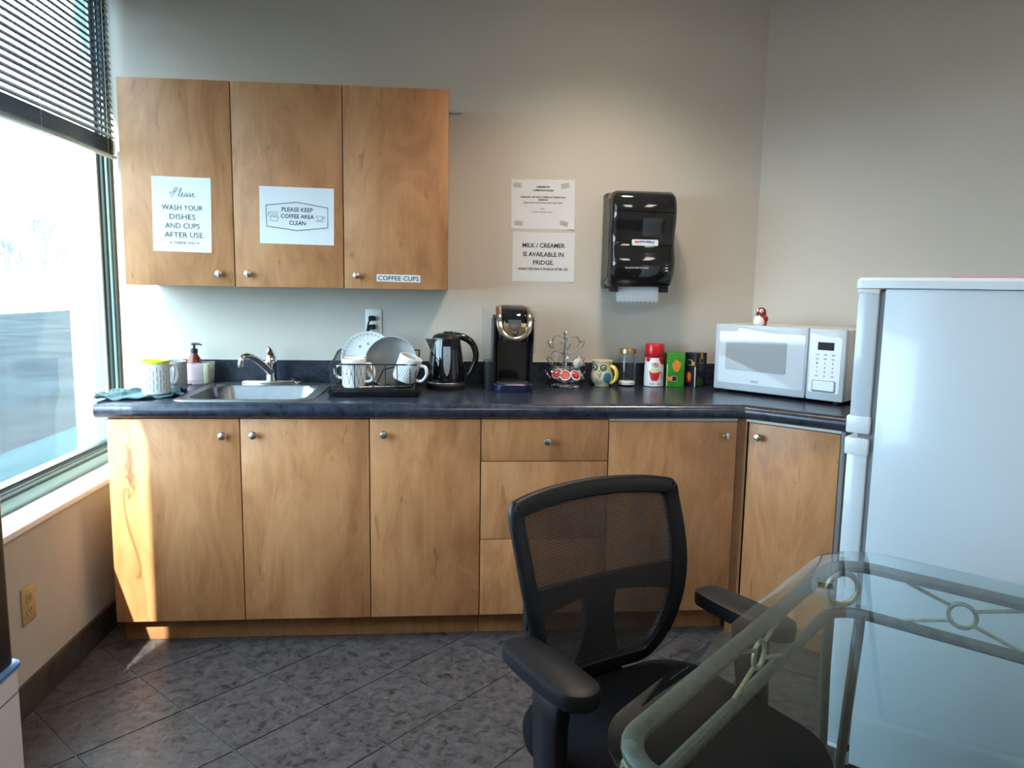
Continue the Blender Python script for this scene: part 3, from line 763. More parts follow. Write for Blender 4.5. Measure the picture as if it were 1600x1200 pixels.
def plate_bm(R0, depth=0.016):
    return La([(R0*0.55, 0), (R0*0.62, 0.001), (R0*0.97, depth), (R0, depth+0.001), (R0*0.99, depth+0.003), (R0*0.90, depth*0.72+0.003), (R0*0.62, 0.0045), (0.002, 0.004)], 56)
pl = thing('plate', 'white plate with a blue scroll border standing in the dish rack', 'plate', rack(-0.045, 0.112, 0.122), 0)
Mpl = rx(R(77))
obj('dish', xform(plate_bm(0.112), Mpl), 'ceramic', pl)
b = bmesh.new()
for k in range(40):
    a = 2*PI*k/40
    c0 = (0.100*math.cos(a), 0.100*math.sin(a), 0.0175)
    q = [(c0[0]+0.0055*math.cos(a+t*5.0)*(1-0.55*t)-0.001*math.sin(a), c0[1]+0.0055*math.sin(a+t*5.0)*(1-0.55*t), c0[2]) for t in (0, .2, .4, .6, .8, 1)]
    tube(b, q, 0.0008, 4)
for a in (2.2, 1.6, 0.9, 0.2, 3.0, 4.2): tube(b, ring_pts((0.060*math.cos(a), 0.060*math.sin(a), 0.0062), 0.004, 8, 'z'), 0.0012, 4, closed=True)
obj('border_print', xform(b, Mpl), 'ceramic_blue', pl)['kind'] = 'stuff'
pl = thing('plate', 'taupe grey plate leaning in front of the white plate in the rack', 'plate', rack(0.055, 0.042, 0.112), 0)
obj('dish', xform(plate_bm(0.105, 0.018), rz_(R(-6)) @ rx(R(68))), 'ceramic_taupe', pl)
obj('rim', xform(La([(0.1035, 0.0195), (0.1062, 0.0195), (0.1062, 0.0222), (0.1035, 0.0222)], 56, cap0=False, cap1=False), rz_(R(-6)) @ rx(R(68))), 'ceramic_grey', pl)
def carved_mug(label, loc, M, hdl=0.0, h=0.105, r=0.0455, chevron=True):
    m_ = thing('mug', label, 'mug', loc, 0)
    obj('cup', xform(mug_body(r, h, foot=0.88), M), 'ceramic', m_)
    obj('handle', xform(mug_handle(r, h, 0.036, 0.2, 0.78, 0.0065), M @ rz_(hdl)), 'ceramic', m_)
    b = bmesh.new()
    for k in range(30):
        a = 2*PI*k/30
        if abs((a-hdl+PI) % (2*PI)-PI) < 0.3: continue
        if chevron:
            for s in (-1, 1):
                q = [((r+0.0002)*math.cos(a+s*0.16*t), (r+0.0002)*math.sin(a+s*0.16*t), 0.016+(0.0 if k % 2 else 0.035)+0.042*t) for t in (0, .5, 1)]
                tube(b, q, 0.0011, 4)
        else:
            q = [((r+0.0002)*math.cos(a+0.45*t), (r+0.0002)*math.sin(a+0.45*t), 0.014+0.080*t) for t in (0, .25, .5, .75, 1)]
            tube(b, q, 0.0011, 4)
    obj('carving', xform(b, M), 'groove_grey' if chevron else 'ceramic_grey', m_)['kind'] = 'stuff'
    return m_
carved_mug('white mug with carved chevron pattern upright at the front of the rack', rack(-0.078, -0.112, 0.0305), Matrix(), hdl=R(-14), h=0.112)
carved_mug('tilted white mug with carved slanted lines at the right of the rack', rack(0.112, -0.120, 0.060), ry_(R(20)) @ rx(R(6)), hdl=R(-16), h=0.100, chevron=False)
m_ = thing('mug', 'plain white mug at the left back of the rack with its handle poking out', 'mug', rack(-0.088, 0.030, 0.0305), 0)
obj('cup', mug_body(0.044, 0.108), 'ceramic', m_); obj('handle', xform(mug_handle(0.044, 0.108, 0.040, 0.15, 0.62), rz_(PI)), 'ceramic', m_)
def fork_bm(L=0.19):
    b = T([(0, 0, 0), (L*0.4, 0, 0.001), (L*0.62, 0, 0.003)], [0.0055, 0.0032, 0.0030], 8, flat=0.4)
    prism(b, [(x, y) for x, y in ((L*0.60, -0.003), (L*0.70, -0.0115), (L*0.76, -0.0115), (L*0.76, 0.0115), (L*0.70, 0.0115), (L*0.60, 0.003))], 0.002, 0.0036)
    for k in range(4):
        y = -0.0098+k*0.0065
        tube(b, [(L*0.75, y, 0.0028), (L*0.9, y, 0.004), (L, y, 0.007)], [0.0019, 0.0017, 0.0009], 6)
    return b
for k, (x, y, a, lab) in enumerate(((-0.055, -0.150, 6, 'steel fork lying at the front of the dish rack'), (-0.02, -0.128, 2, 'steel fork lying behind the front fork in the rack'))):
    tag(obj('fork', xform(fork_bm(0.165), tr(*rack(x, y, 0.0335)) @ rz_(R(a))), 'steel'), lab, 'fork', 'forks in the dish rack')
cp = thing('cutlery_cup', 'black cutlery cup inside the right of the dish rack', 'cup', rack(0.115, -0.045, 0.0305))
b = bmesh.new()
loft(b, [[(x*s, y*s, z) for x, y in rrect(0.085, 0.06, 0.012, 4)] for s, z in ((0.85, 0), (1, 0.075), (0.95, 0.075), (0.82, 0.003))])
obj('cup', b, 'black_matte', cp)
b = bmesh.new(); tube(b, [(-0.115, 0.0, 0.0), (-0.085, 0.0, 0.062), (-0.043, 0.0, 0.072)], 0.003, 6)
obj('hook', b, 'black_matte', cp)

# ------------------------------------------------------------------ kettle
kt = thing('electric_kettle', 'glossy black electric kettle with a water window and curved handle', 'kettle', (-0.004, -0.195, ZT))
obj('base', La([(0.078, 0), (0.080, 0.003), (0.080, 0.018), (0.076, 0.022), (0.010, 0.022)], 40), 'black_matte', kt)
obj('trim_ring', La([(0.0765, 0.0225), (0.0775, 0.024), (0.0775, 0.028), (0.0765, 0.0295)], 40), 'steel', kt)
kp = [(0.0765, 0.030), (0.077, 0.045), (0.0745, 0.09), (0.069, 0.14), (0.0625, 0.185), (0.0585, 0.206)]
obj('body', La(kp+[(0.050, 0.210)], 48), 'black_gloss', kt)
obj('lid', La([(0.0590, 0.2065), (0.0585, 0.214), (0.050, 0.224), (0.032, 0.231), (0.004, 0.234)], 40), 'black_plastic', kt)
obj('lid_button', B(-0.012, 0.030, -0.014, 0.014, 0.229, 0.2395, bev=0.004), 'black_plastic', kt)
b = bmesh.new()
loft(b, [[(-0.050, -0.030, 0.150), (-0.050, 0.030, 0.150), (-0.060, 0.0, 0.145)], [(-0.045, -0.032, 0.185), (-0.045, 0.032, 0.185), (-0.078, 0.0, 0.188)], [(-0.042, -0.030, 0.206), (-0.042, 0.030, 0.206), (-0.088, 0.0, 0.208)]])
obj('spout', b, 'black_plastic', kt)
hp = smooth_path([(0.030, 0, 0.222), (0.075, 0, 0.214), (0.108, 0, 0.190), (0.124, 0, 0.150), (0.120, 0, 0.110), (0.102, 0, 0.070), (0.082, 0, 0.042)], 5)
obj('handle', T(hp, [0.016-0.006*i/(len(hp)-1) for i in range(len(hp))], 12), 'black_gloss', kt)
b = bmesh.new(); g = []
def kr(z):
    for (r0, z0), (r1, z1) in zip(kp[:-1], kp[1:]):
        if z0 <= z <= z1: return r0+(r1-r0)*(z-z0)/(z1-z0)
    return kp[-1][0]
rows = []
for i in range(15):
    z = 0.060+0.120*i/14; wd = 0.26*math.sqrt(max(0.001, 1-((0.18-z)/0.121)**2))*0.9
    rows.append([((kr(z)+0.0012)*math.sin(0.04+wd*s), -(kr(z)+0.0012)*math.cos(0.04+wd*s), z) for s in (-1, -.5, 0, .5, 1)])
loft(b, rows, False, False, closed=False)
obj('water_window', b, 'water_window', kt)
for z in (0.085, 0.110, 0.145):
    b = bmesh.new(); loft(b, [[((kr(z)+0.0018)*math.sin(a), -(kr(z)+0.0018)*math.cos(a), z+dz) for a in (-0.02, 0.04, 0.10)] for dz in (0, 0.0016)], False, False, closed=False)
    obj('level_mark', b, 'ink_grey', kt, smooth=0)
text('logo_print', '••••', 'grey_print', kt, (0.0, -0.0783, 0.043), 0.020, 0.006)

# ------------------------------------------------------------------ single-serve coffee maker
km = thing('coffee_maker', 'black single-serve coffee maker with a champagne horseshoe trim', 'coffee maker', (0.272, -0.205, ZT))
# local: x across (+-0.082), y depth (-0.125 front .. 0.12 back)
def bodyring(w_, y0, y1, r_, z): return [(x, y, z) for x, y in rrect(w_, y1-y0, r_, 6, 0, (y0+y1)/2)]
obj('base', loft(bmesh.new(), [bodyring(0.160, -0.125, 0.12, 0.045, 0.0), bodyring(0.164, -0.127, 0.12, 0.045, 0.004), bodyring(0.164, -0.127, 0.12, 0.045, 0.030), bodyring(0.158, -0.123, 0.12, 0.045, 0.034)]), 'navy_plastic', km)
obj('drip_grate', loft(bmesh.new(), [bodyring(0.135, -0.115, -0.01, 0.035, 0.0335), bodyring(0.130, -0.112, -0.01, 0.035, 0.0385)]), 'black_matte', km)
b = bmesh.new()
loft(b, [bodyring(0.158, -0.010, 0.12, 0.02, 0.034), bodyring(0.160, -0.005, 0.12, 0.02, 0.20), bodyring(0.160, -0.030, 0.12, 0.02, 0.22)])
obj('column', b, 'black_gloss', km)
for sx in (-1, 1):
    b = bmesh.new(); slab_yz(b, [(-0.060, 0.035), (-0.010, 0.035), (0.10, 0.035), (0.10, 0.29), (-0.02, 0.315), (-0.075, 0.30), (-0.085, 0.22), (-0.060, 0.17)], sx*0.0745, sx*0.0830)
    obj('side_wing', b, 'black_plastic', km)
hd = [(0.138, -0.108, 0.10, 0.055, 0.205), (0.146, -0.118, 0.11, 0.06, 0.235), (0.146, -0.118, 0.11, 0.06, 0.27), (0.142, -0.105, 0.11, 0.055, 0.305), (0.130, -0.080, 0.105, 0.045, 0.335), (0.110, -0.045, 0.09, 0.035, 0.350), (0.085, -0.020, 0.07, 0.03, 0.354)]
obj('head', loft(bmesh.new(), [bodyring(*q) for q in hd]), 'black_gloss', km)
def hy(z):
    for q0, q1 in zip(hd[:-1], hd[1:]):
        if q0[4] <= z <= q1[4]: return q0[1]+(q1[1]-q0[1])*(z-q0[4])/(q1[4]-q0[4])
    return hd[-1][1]
def hs(x, z, off=0.0):
    """point on the front of the head"""
    return (x, hy(z)-off+abs(x)**2*2.6, z)
# horseshoe trim
us = [(-0.062, 0.345), (-0.062, 0.31), (-0.060, 0.275), (-0.050, 0.245), (-0.028, 0.226), (0.0, 0.220), (0.028, 0.226), (0.050, 0.245), (0.060, 0.275), (0.062, 0.31), (0.062, 0.345)]
up_ = smooth_path([hs(x, z, 0.004) for x, z in us], 5)
obj('horseshoe_trim', T(up_, 0.0125, 10, flat=0.55, upv=(1, 0, 0)), 'champagne', km)
b = bmesh.new(); rows = []
for i in range(8):
    z = 0.233+0.050*i/7; wd = 0.047*math.sqrt(max(0.05, 1-((0.283-z)/0.054)**2))
    rows.append([hs(wd*s, z, 0.0045) for s in (-1, -.5, 0, .5, 1)])
loft(b, rows, False, False, closed=False); obj('control_panel', b, 'bronze_panel', km)
b = bmesh.new(); q = [hs(x, z, 0.010) for x, z in ((-0.026, 0.262), (0.026, 0.262), (0.026, 0.296), (-0.026, 0.296))]; q2 = [hs(x, z, -0.002) for x, z in ((-0.026, 0.262), (0.026, 0.262), (0.026, 0.296), (-0.026, 0.296))]
sc_ = obj('screen_housing', loft(b, [q2, q]), 'black_plastic', km)
b = bmesh.new(); obj('display', loft(b, [[hs(x, z, 0.0105) for x, z in ((-0.018, 0.267), (0.018, 0.267), (0.018, 0.288), (-0.018, 0.288))], [hs(x, z, 0.0112) for x, z in ((-0.018, 0.267), (0.018, 0.267), (0.018, 0.288), (-0.018, 0.288))]]), 'screen', sc_)
b = La([(0.011, 0), (0.011, 0.006), (0.008, 0.008), (0.002, 0.008)], 18); obj('brew_button', xform(b, tr(0.002, hy(0.246)-0.003, 0.246) @ rx(PI/2)), 'black_gloss', km)
obj('button_face', xform(La([(0.0062, 0), (0.0062, 0.001)], 16), tr(0.002, hy(0.246)-0.0112, 0.246) @ rx(PI/2)), 'steel', km)
b = loft(bmesh.new(), [bodyring(0.05, 0.02, 0.155, 0.02, 0.115), bodyring(0.058, 0.01, 0.16, 0.02, 0.33)]); xform(b, tr(-0.093, -0.035, 0)); obj('water_tank', b, 'clear_tank', km)
b = loft(bmesh.new(), [bodyring(0.066, 0.0, 0.165, 0.02, 0.3305), bodyring(0.064, 0.002, 0.163, 0.02, 0.340)]); xform(b, tr(-0.093, -0.035, 0)); obj('tank_lid', b, 'clear_tank', km)
b = loft(bmesh.new(), [bodyring(0.05, 0.02, 0.155, 0.02, 0.0), bodyring(0.05, 0.02, 0.155, 0.02, 0.1145)]); xform(b, tr(-0.090, -0.035, 0)); obj('tank_base', b, 'black_matte', km)
b = loft(bmesh.new(), [bodyring(0.03, 0.02, 0.12, 0.012, 0.15), bodyring(0.034, 0.02, 0.12, 0.012, 0.325)]); xform(b, tr(0.086, -0.02, 0)); obj('side_tank', b, 'clear_tank', km)

# ------------------------------------------------------------------ pod carousel
CX, CY = 0.515, -0.118
cr = thing('pod_carousel', 'chrome wire coffee pod carousel with two tiers of loops', 'rack', (CX, CY, ZT))
obj('base', La([(0.070, 0), (0.072, 0.003), (0.069, 0.009), (0.050, 0.014), (0.012, 0.016)], 40), 'chrome', cr)
obj('post', T([(0, 0, 0.014), (0, 0, 0.225)], 0.0085, 14), 'chrome', cr)
obj('finial', La([(0.0090, 0.210), (0.0125, 0.214), (0.0125, 0.232), (0.010, 0.240), (0.003, 0.243)], 18), 'chrome', cr)
def loops(z, rad, n, drop, lr, a0=0.0):
    b = bmesh.new()
    for k in range(n):
        a = a0+2*PI*k/n
        p = smooth_path([(0.008, 0, z), (rad*0.45, 0, z+0.012), (rad*0.72, 0, z+0.006), (rad*0.80, 0, z-drop*0.35)], 4)
        M_ = rz_(a)
        tube(b, [M_ @ q for q in p], 0.0017, 6)
        cc = Vector((rad*0.88, 0, z-drop*0.72)); nn = 18; ln = []
        for i in range(nn):
            t = 2*PI*i/nn; ln.append(M_ @ (cc+Vector((lr*0.55*math.cos(t), lr*math.sin(t), lr*0.83*math.cos(t)))))
        tube(b, ln, 0.0017, 6, closed=True)
    return b
obj('upper_loops', loops(0.208, 0.085, 6, 0.035, 0.022, R(18)), 'chrome', cr)
obj('middle_loops', loops(0.140, 0.085, 6, 0.040, 0.023, R(-90)), 'chrome', cr)
obj('lower_ring', T(ring_pts((0, 0, 0.082), 0.044, 28, 'z'), 0.0022, 6, closed=True), 'chrome', cr)
obj('lower_loops', loops(0.072, 0.085, 6, 0.030, 0.023, R(-68)), 'chrome', cr)
def pod(label, ang, z, rad, tilt):
    p = thing('coffee_pod', label, 'coffee pod', (CX+rad*math.cos(ang), CY+rad*math.sin(ang), ZT+z), 0, 'coffee pods on the carousel')
    M_ = rz_(ang) @ ry_(tilt)
    obj('cup', xform(La([(0.0165, -0.040), (0.0185, -0.038), (0.0215, -0.004), (0.0245, -0.003), (0.0250, 0.0), (0.0235, 0.0015)], 26), M_), 'white_plastic', p)
    obj('lid_print', xform(La([(0.0205, 0.0014), (0.0205, 0.0022)], 26), M_), 'red_print', p)
    b = bmesh.new()
    for q in range(3):
        tube(b, [M_ @ Vector((-0.011+0.009*q, -0.013+0.002*q, 0.0026)), M_ @ Vector((-0.007+0.009*q, 0.0, 0.0026)), M_ @ Vector((-0.011+0.009*q, 0.013, 0.0026))], 0.0016, 4)
    obj('lid_lettering', b, 'pink_print', p)
    return p
pod('white coffee pod with red lid at the left of the lower carousel tier', R(-128), 0.062, 0.070, R(58))
pod('white coffee pod with red lid at the front centre of the carousel', R(-98), 0.057, 0.074, R(58))
pod('white coffee pod with red lid right of centre on the lower carousel tier', R(-62), 0.057, 0.074, R(58))
pod('coffee pod seen side-on at the right of the lower carousel tier', R(-10), 0.055, 0.072, R(60))
pod('coffee pod seen side-on in the middle tier of the carousel', R(-14), 0.115, 0.072, R(58))

# ------------------------------------------------------------------ owl mug
ow = thing('owl_mug', 'round ceramic owl-shaped mug with blue wing and yellow handle', 'mug', (0.684, -0.095, ZT), R(-24))
op = [(0.030, 0.0), (0.034, 0.001), (0.034, 0.008), (0.046, 0.022), (0.0515, 0.040), (0.049, 0.056), (0.0435, 0.072), (0.0435, 0.095), (0.0455, 0.112)]
obj('cup', La(op+[(0.044, 0.114), (0.041, 0.111), (0.039, 0.07), (0.044, 0.04), (0.03, 0.012), (0.003, 0.010)], 36), 'owl_body', ow)
obj('rim', La([(0.0455, 0.109), (0.0468, 0.112), (0.0455, 0.1155), (0.042, 0.1155), (0.0410, 0.112)], 36, cap0=False, cap1=False), 'cream', ow)
hp = smooth_path([(0.038, -0.008, 0.088), (0.056, -0.012, 0.084), (0.068, -0.014, 0.060), (0.062, -0.014, 0.030), (0.042, -0.010, 0.014)], 5)
obj('handle', T(hp, 0.0085, 10, flat=1.3), 'owl_yellow', ow)
def on_owl(a, z, rad, off, mname, name, sz=1.0):
    for (r0, z0), (r1, z1) in zip(op[:-1], op[1:]):
        if z0 <= z <= z1: rr_ = r0+(r1-r0)*(z-z0)/(z1-z0)
    b = La([(rad, 0), (rad*0.9, 0.003), (rad*0.4, 0.0045), (0.0005, 0.005)], 20, sy=sz)
    return obj(name, xform(b, tr(rr_*math.cos(a)*0.97, rr_*math.sin(a)*0.97, z) @ rz_(a) @ ry_(PI/2) @ rz_(PI/2) @ tr(0, 0, off)), mname, ow)
for a in (R(-122), R(-70)):
    on_owl(a-0.0, 0.085, 0.0150, 0.0, 'owl_teal', 'eye_patch'); on_owl(a, 0.085, 0.0085, 0.0035, 'cream', 'eye_ring'); on_owl(a, 0.085, 0.0045, 0.0065, 'ink', 'pupil')
on_owl(R(-50), 0.042, 0.0200, 0.0, 'owl_blue', 'wing', 1.1)
on_owl(R(-96), 0.073, 0.0060, 0.002, 'owl_yellow', 'beak', 1.4)
for k, (a, z) in enumerate(((-100, 0.056), (-92, 0.053), (-84, 0.057), (-96, 0.046), (-88, 0.045))): on_owl(R(a), z, 0.0032, 0.001, 'tea_gold' if k % 2 else 'owl_teal', 'feather_spot')

# ------------------------------------------------------------------ jar
jr = thing('glass_jar', 'clear glass jar with gold lid and a little white powder', 'jar', (0.797, -0.092, ZT))
jb = [(0.032, 0.0), (0.0375, 0.003), (0.0385, 0.012), (0.0385, 0.122), (0.034, 0.135), (0.032, 0.140), (0.032, 0.152)]
obj('glass', La(jb+[(0.0305, 0.152), (0.0305, 0.140), (0.0365, 0.120), (0.0365, 0.010), (0.003, 0.006)], 40), 'clear_jar', jr)
obj('lid', La([(0.0345, 0.146), (0.0360, 0.147), (0.0360, 0.164), (0.0345, 0.167), (0.004, 0.1675)], 40), 'gold_lid', jr)
b = La([(0.0360, 0.0075), (0.0362, 0.018), (0.030, 0.0235), (0.015, 0.020), (0.002, 0.022)], 30); obj('powder', b, 'powder', jr)
# ------------------------------------------------------------------ creamer
cm = thing('creamer_bottle', 'white creamer canister with a red cap and a red mug print', 'canister', (0.919, -0.092, ZT))
cp_ = [(0.038, 0.0), (0.0430, 0.003), (0.0435, 0.020), (0.0425, 0.085), (0.0405, 0.110), (0.0385, 0.128)]
obj('body', La(cp_+[(0.036, 0.132)], 40), 'white_plastic', cm)
obj('cap', La([(0.0390, 0.1290), (0.0415, 0.132), (0.0430, 0.150), (0.0430, 0.180), (0.039, 0.190), (0.004, 0.1925)], 40), 'red_cap', cm)
def crr(z):
    for (r0, z0), (r1, z1) in zip(cp_[:-1], cp_[1:]):
        if z0 <= z <= z1: return r0+(r1-r0)*(z-z0)/(z1-z0)
    return cp_[-1][0]
def wrap(poly, off=0.0006, a0=-PI/2, fn=crr):
    b = bmesh.new(); vs_ = []
    for x, z in poly:
        r_ = fn(z)+off; a = a0+x/r_; vs_.append(b.verts.new((r_*math.cos(a), r_*math.sin(a), z)))
    b.faces.new(vs_); bmesh.ops.triangulate(b, faces=b.faces[:]); return b
def wrap_grid(fx0, fx1, z0, z1, off, n=10, mz=8, fn=crr, a0=-PI/2):
    b = bmesh.new(); rows = []
    for j in range(mz+1):
        z = z0+(z1-z0)*j/mz; xa, xb = fx0(z), fx1(z); r_ = fn(z)+off
        rows.append([(r_*math.cos(a0+(xa+(xb-xa)*i/n)/r_), r_*math.sin(a0+(xa+(xb-xa)*i/n)/r_), z) for i in range(n+1)])
    return loft(b, rows, False, False, closed=False)
# red shoulder running down behind the white wave
obj('red_band', wrap_grid(lambda z: 0.010+0.030*((0.128-z)/0.030)**2*0.6, lambda z: 0.052, 0.100, 0.128, 0.0008), 'red_cap', cm)
obj('red_band', wrap_grid(lambda z: -0.052, lambda z: -0.026-0.020*((0.128-z)/0.020)**2*0.6, 0.112, 0.128, 0.0008), 'red_cap', cm)
mugw = lambda z: 0.010+0.016*math.sqrt(max(0, min(1, (z-0.028)/0.040)))
obj('mug_print', wrap_grid(lambda z: -0.008-mugw(z), lambda z: -0.008+mugw(z), 0.028, 0.072, 0.0010), 'red_print', cm)
obj('coffee_print', wrap_grid(lambda z: -0.008-0.024*math.sqrt(max(0, 1-((z-0.073)/0.0105)**2)), lambda z: -0.008+0.024*math.sqrt(max(0, 1-((z-0.073)/0.0105)**2)), 0.063, 0.083, 0.0016), 'cream', cm)
b = bmesh.new(); hpp = []
for t in range(9):
    a = -1.3+2.6*t/8; x = 0.016+0.012*math.cos(a); z = 0.052+0.014*math.sin(a); r_ = crr(z)+0.001; hpp.append((r_*math.cos(-PI/2+x/r_), r_*math.sin(-PI/2+x/r_), z))
tube(b, hpp, 0.0020, 6); obj('mug_handle_print', b, 'red_print', cm)
text('lettering', 'Coffee', 'red_print', cm, (-0.009, -0.0425, 0.103), 0.032, 0.012, shear=0.3, bold=0.02)
text('lettering', 'mate', 'red_print', cm, (-0.002, -0.0425, 0.092), 0.022, 0.008, shear=0.3, bold=0.02)
for x in (-0.026, -0.014, 0.010, 0.022): obj('small_print', wrap_grid(lambda z: x-0.003, lambda z: x+0.003, 0.012, 0.016, 0.0008, 2, 2), 'ink_grey', cm)

# ------------------------------------------------------------------ tea boxes
tb = thing('tea_box', 'green tea box with an orange flower print', 'box', (1.012, -0.085, ZT), R(-4))
w_, d_, h_ = 0.080, 0.066, 0.150
obj('carton', B(-w_/2, w_/2, -d_/2, d_/2, 0, h_, bev=0.0015), 'tea_green', tb)
obj('side_print', B(-w_/2-0.0006, -w_/2, -d_/2+0.002, d_/2-0.002, 0.002, h_-0.002), 'tea_green_side', tb, smooth=0)
b = bmesh.new(); q = [(0.004+0.019*(1+0.12*math.sin(5*t))*math.cos(t), 0.094+0.026*(1+0.10*math.sin(4*t+1))*math.sin(t)) for t in [2*PI*i/28 for i in range(28)]]
obj('flower_print', slab_xz(b, q, -d_/2-0.0008, -d_/2), 'tea_orange', tb)
obj('tag_print', slab_xz(bmesh.new(), rrect(0.024, 0.025, 0.004, 4, -0.004, 0.036), -d_/2-0.0008, -d_/2), 'cream', tb)
obj('tag_print', slab_xz(bmesh.new(), rrect(0.020, 0.021, 0.003, 4, -0.004, 0.036), -d_/2-0.0012, -d_/2-0.0008), 'tea_black', tb)
obj('ribbon_print', B(-w_/2+0.002, -0.0165, -d_/2-0.0008, -d_/2, 0.027, 0.045), 'tea_orange', tb, smooth=0)
obj('edge_print', B(-w_/2+0.0005, -w_/2+0.004, -d_/2-0.0007, -d_/2, 0.003, 0.10), 'white_plastic', tb, smooth=0)
tb = thing('tea_box', 'black tea box turned corner-on with fruit and leaf prints', 'box', (1.109, -0.092, ZT), R(26))
# two visible faces: local -x face (left in view) and local -y face (right in view)
w_, d_, h_ = 0.068, 0.066, 0.152
obj('carton', B(-w_/2, w_/2, -d_/2, d_/2, 0, h_, bev=0.0015), 'tea_black', tb)
obj('edge_print', B(-w_/2-0.0007, -w_/2+0.0025, -d_/2-0.0007, -d_/2+0.0025, 0.002, 0.090), 'white_plastic', tb, smooth=0)
def onx(name, poly, mname, t0=0.0): obj(name, slab_yz(bmesh.new(), poly, -w_/2-t0-0.0006, -w_/2-t0), mname, tb)
onx('fruit_print', [(0.008+0.019*math.cos(t), 0.042+0.026*math.sin(t)) for t in [2*PI*i/20 for i in range(20)]], 'red_print')
onx('fruit_print', [(0.003+0.010*math.cos(t), 0.046+0.018*math.sin(t)) for t in [2*PI*i/20 for i in range(20)]], 'tea_orange', 0.0006)
onx('tag_print', rrect(0.028, 0.026, 0.005, 4, 0.002, 0.108), 'tea_gold'); onx('tag_print', rrect(0.023, 0.021, 0.004, 4, 0.003, 0.108), 'tea_black', 0.0006)
onx('ribbon_print', rrect(0.014, 0.018, 0.001, 2, -0.020, 0.105), 'tea_orange')
obj('leaf_print', slab_xz(bmesh.new(), [(-0.026, 0.006), (0.012, 0.008), (0.020, 0.022), (0.006, 0.036), (-0.004, 0.050), (-0.020, 0.044)], -d_/2-0.0006, -d_/2), 'tea_leaf', tb)
obj('steam_print', slab_xz(bmesh.new(), rrect(0.024, 0.030, 0.010, 5, 0.0, 0.085), -d_/2-0.0006, -d_/2), 'grey_plastic', tb)
obj('ribbon_print', slab_xz(bmesh.new(), rrect(0.014, 0.024, 0.001, 2, 0.002, 0.139), -d_/2-0.0006, -d_/2), 'tea_orange', tb)
obj('tag_print', slab_xz(bmesh.new(), rrect(0.020, 0.024, 0.004, 4, 0.002, 0.117), -d_/2-0.0007, -d_/2), 'tea_gold', tb)
obj('tag_print', slab_xz(bmesh.new(), rrect(0.016, 0.020, 0.003, 4, 0.002, 0.117), -d_/2-0.0012, -d_/2-0.0007), 'tea_black', tb)

# ------------------------------------------------------------------ microwave
TM = R(-50); MW, MD, MH = 0.548, 0.315, 0.278
mw = thing('microwave', 'white countertop microwave angled on the corner of the counter', 'microwave', (1.139, -0.240, ZT), TM)
FZ = 0.012
obj('body', B(0.004, MW-0.004, 0.030, MD, FZ, MH+FZ-0.003, bev=0.006), 'mw_body', mw)
XD = 0.402
b = B(0.0, XD-0.001, 0.0, 0.0295, FZ, MH+FZ, bev=0.008); dr = obj('door', b, 'mw_white', mw)
b = slab_xz(bmesh.new(), rrect(XD-0.030, MH-0.062, 0.010, 5, XD/2+0.006, FZ+MH/2), -0.0016, 0.0); obj('door_glass', b, 'mw_white', dr)
b = slab_xz(bmesh.new(), rrect(0.265, 0.128, 0.008, 5, 0.186, FZ+MH/2+0.012), -0.0028, -0.0016); obj('door_window', b, 'mw_glass', dr)
obj('logo_plate', B(0.172, 0.205, -0.0025, -0.0016, FZ+0.041, FZ+0.051), 'grey_print', dr, smooth=0)
obj('control_panel', B(XD+0.001, MW, 0.0, 0.0295, FZ, MH+FZ, bev=0.008), 'mw_white', mw)
cpn = mw.children[-1]
xc = (XD+MW)/2-0.002
b = slab_xz(bmesh.new(), rrect(0.118, MH-0.062, 0.008, 5, xc, FZ+MH/2), -0.0012, 0.0); obj('keypad_face', b, 'white_trim', cpn)
obj('display', B(xc-0.031, xc+0.031, -0.0026, -0.0012, FZ+0.196, FZ+0.226), 'display', cpn, smooth=0)
rowsk = [('AUTO', 'TIME', 'TIMER'), ('SNACK', 'POWER', 'CLOCK'), ('1', '2', '3'), ('4', '5', '6'), ('7', '8', '9'), ('STOP', '0', 'START')]
for j, row in enumerate(rowsk):
    for i, s in enumerate(row):
        text('key_print', s, 'ink_grey', cpn, (xc-0.030+0.030*i, -0.0016, FZ+0.178-0.0165*j), 0.013 if len(s) > 1 else 0.005, 0.005 if len(s) > 1 else 0.007, bold=0.02)
obj('button_recess', slab_xz(bmesh.new(), rrect(0.092, 0.046, 0.006, 4, xc, FZ+0.056), -0.0018, -0.001), 'gasket', cpn)
obj('door_button', loft(bmesh.new(), [[(x, -0.0018, z) for x, z in rrect(0.086, 0.040, 0.005, 4, xc, FZ+0.057)], [(x, -0.006, z) for x, z in rrect(0.080, 0.034, 0.005, 4, xc, FZ+0.058)]]), 'white_trim', cpn)
for x, y in ((0.04, 0.05), (MW-0.04, 0.05), (0.04, MD-0.04), (MW-0.04, MD-0.04)):
    obj('foot', La([(0.012, 0), (0.014, 0.002), (0.014, FZ)], 16, (x, y, 0)), 'black_matte', mw)

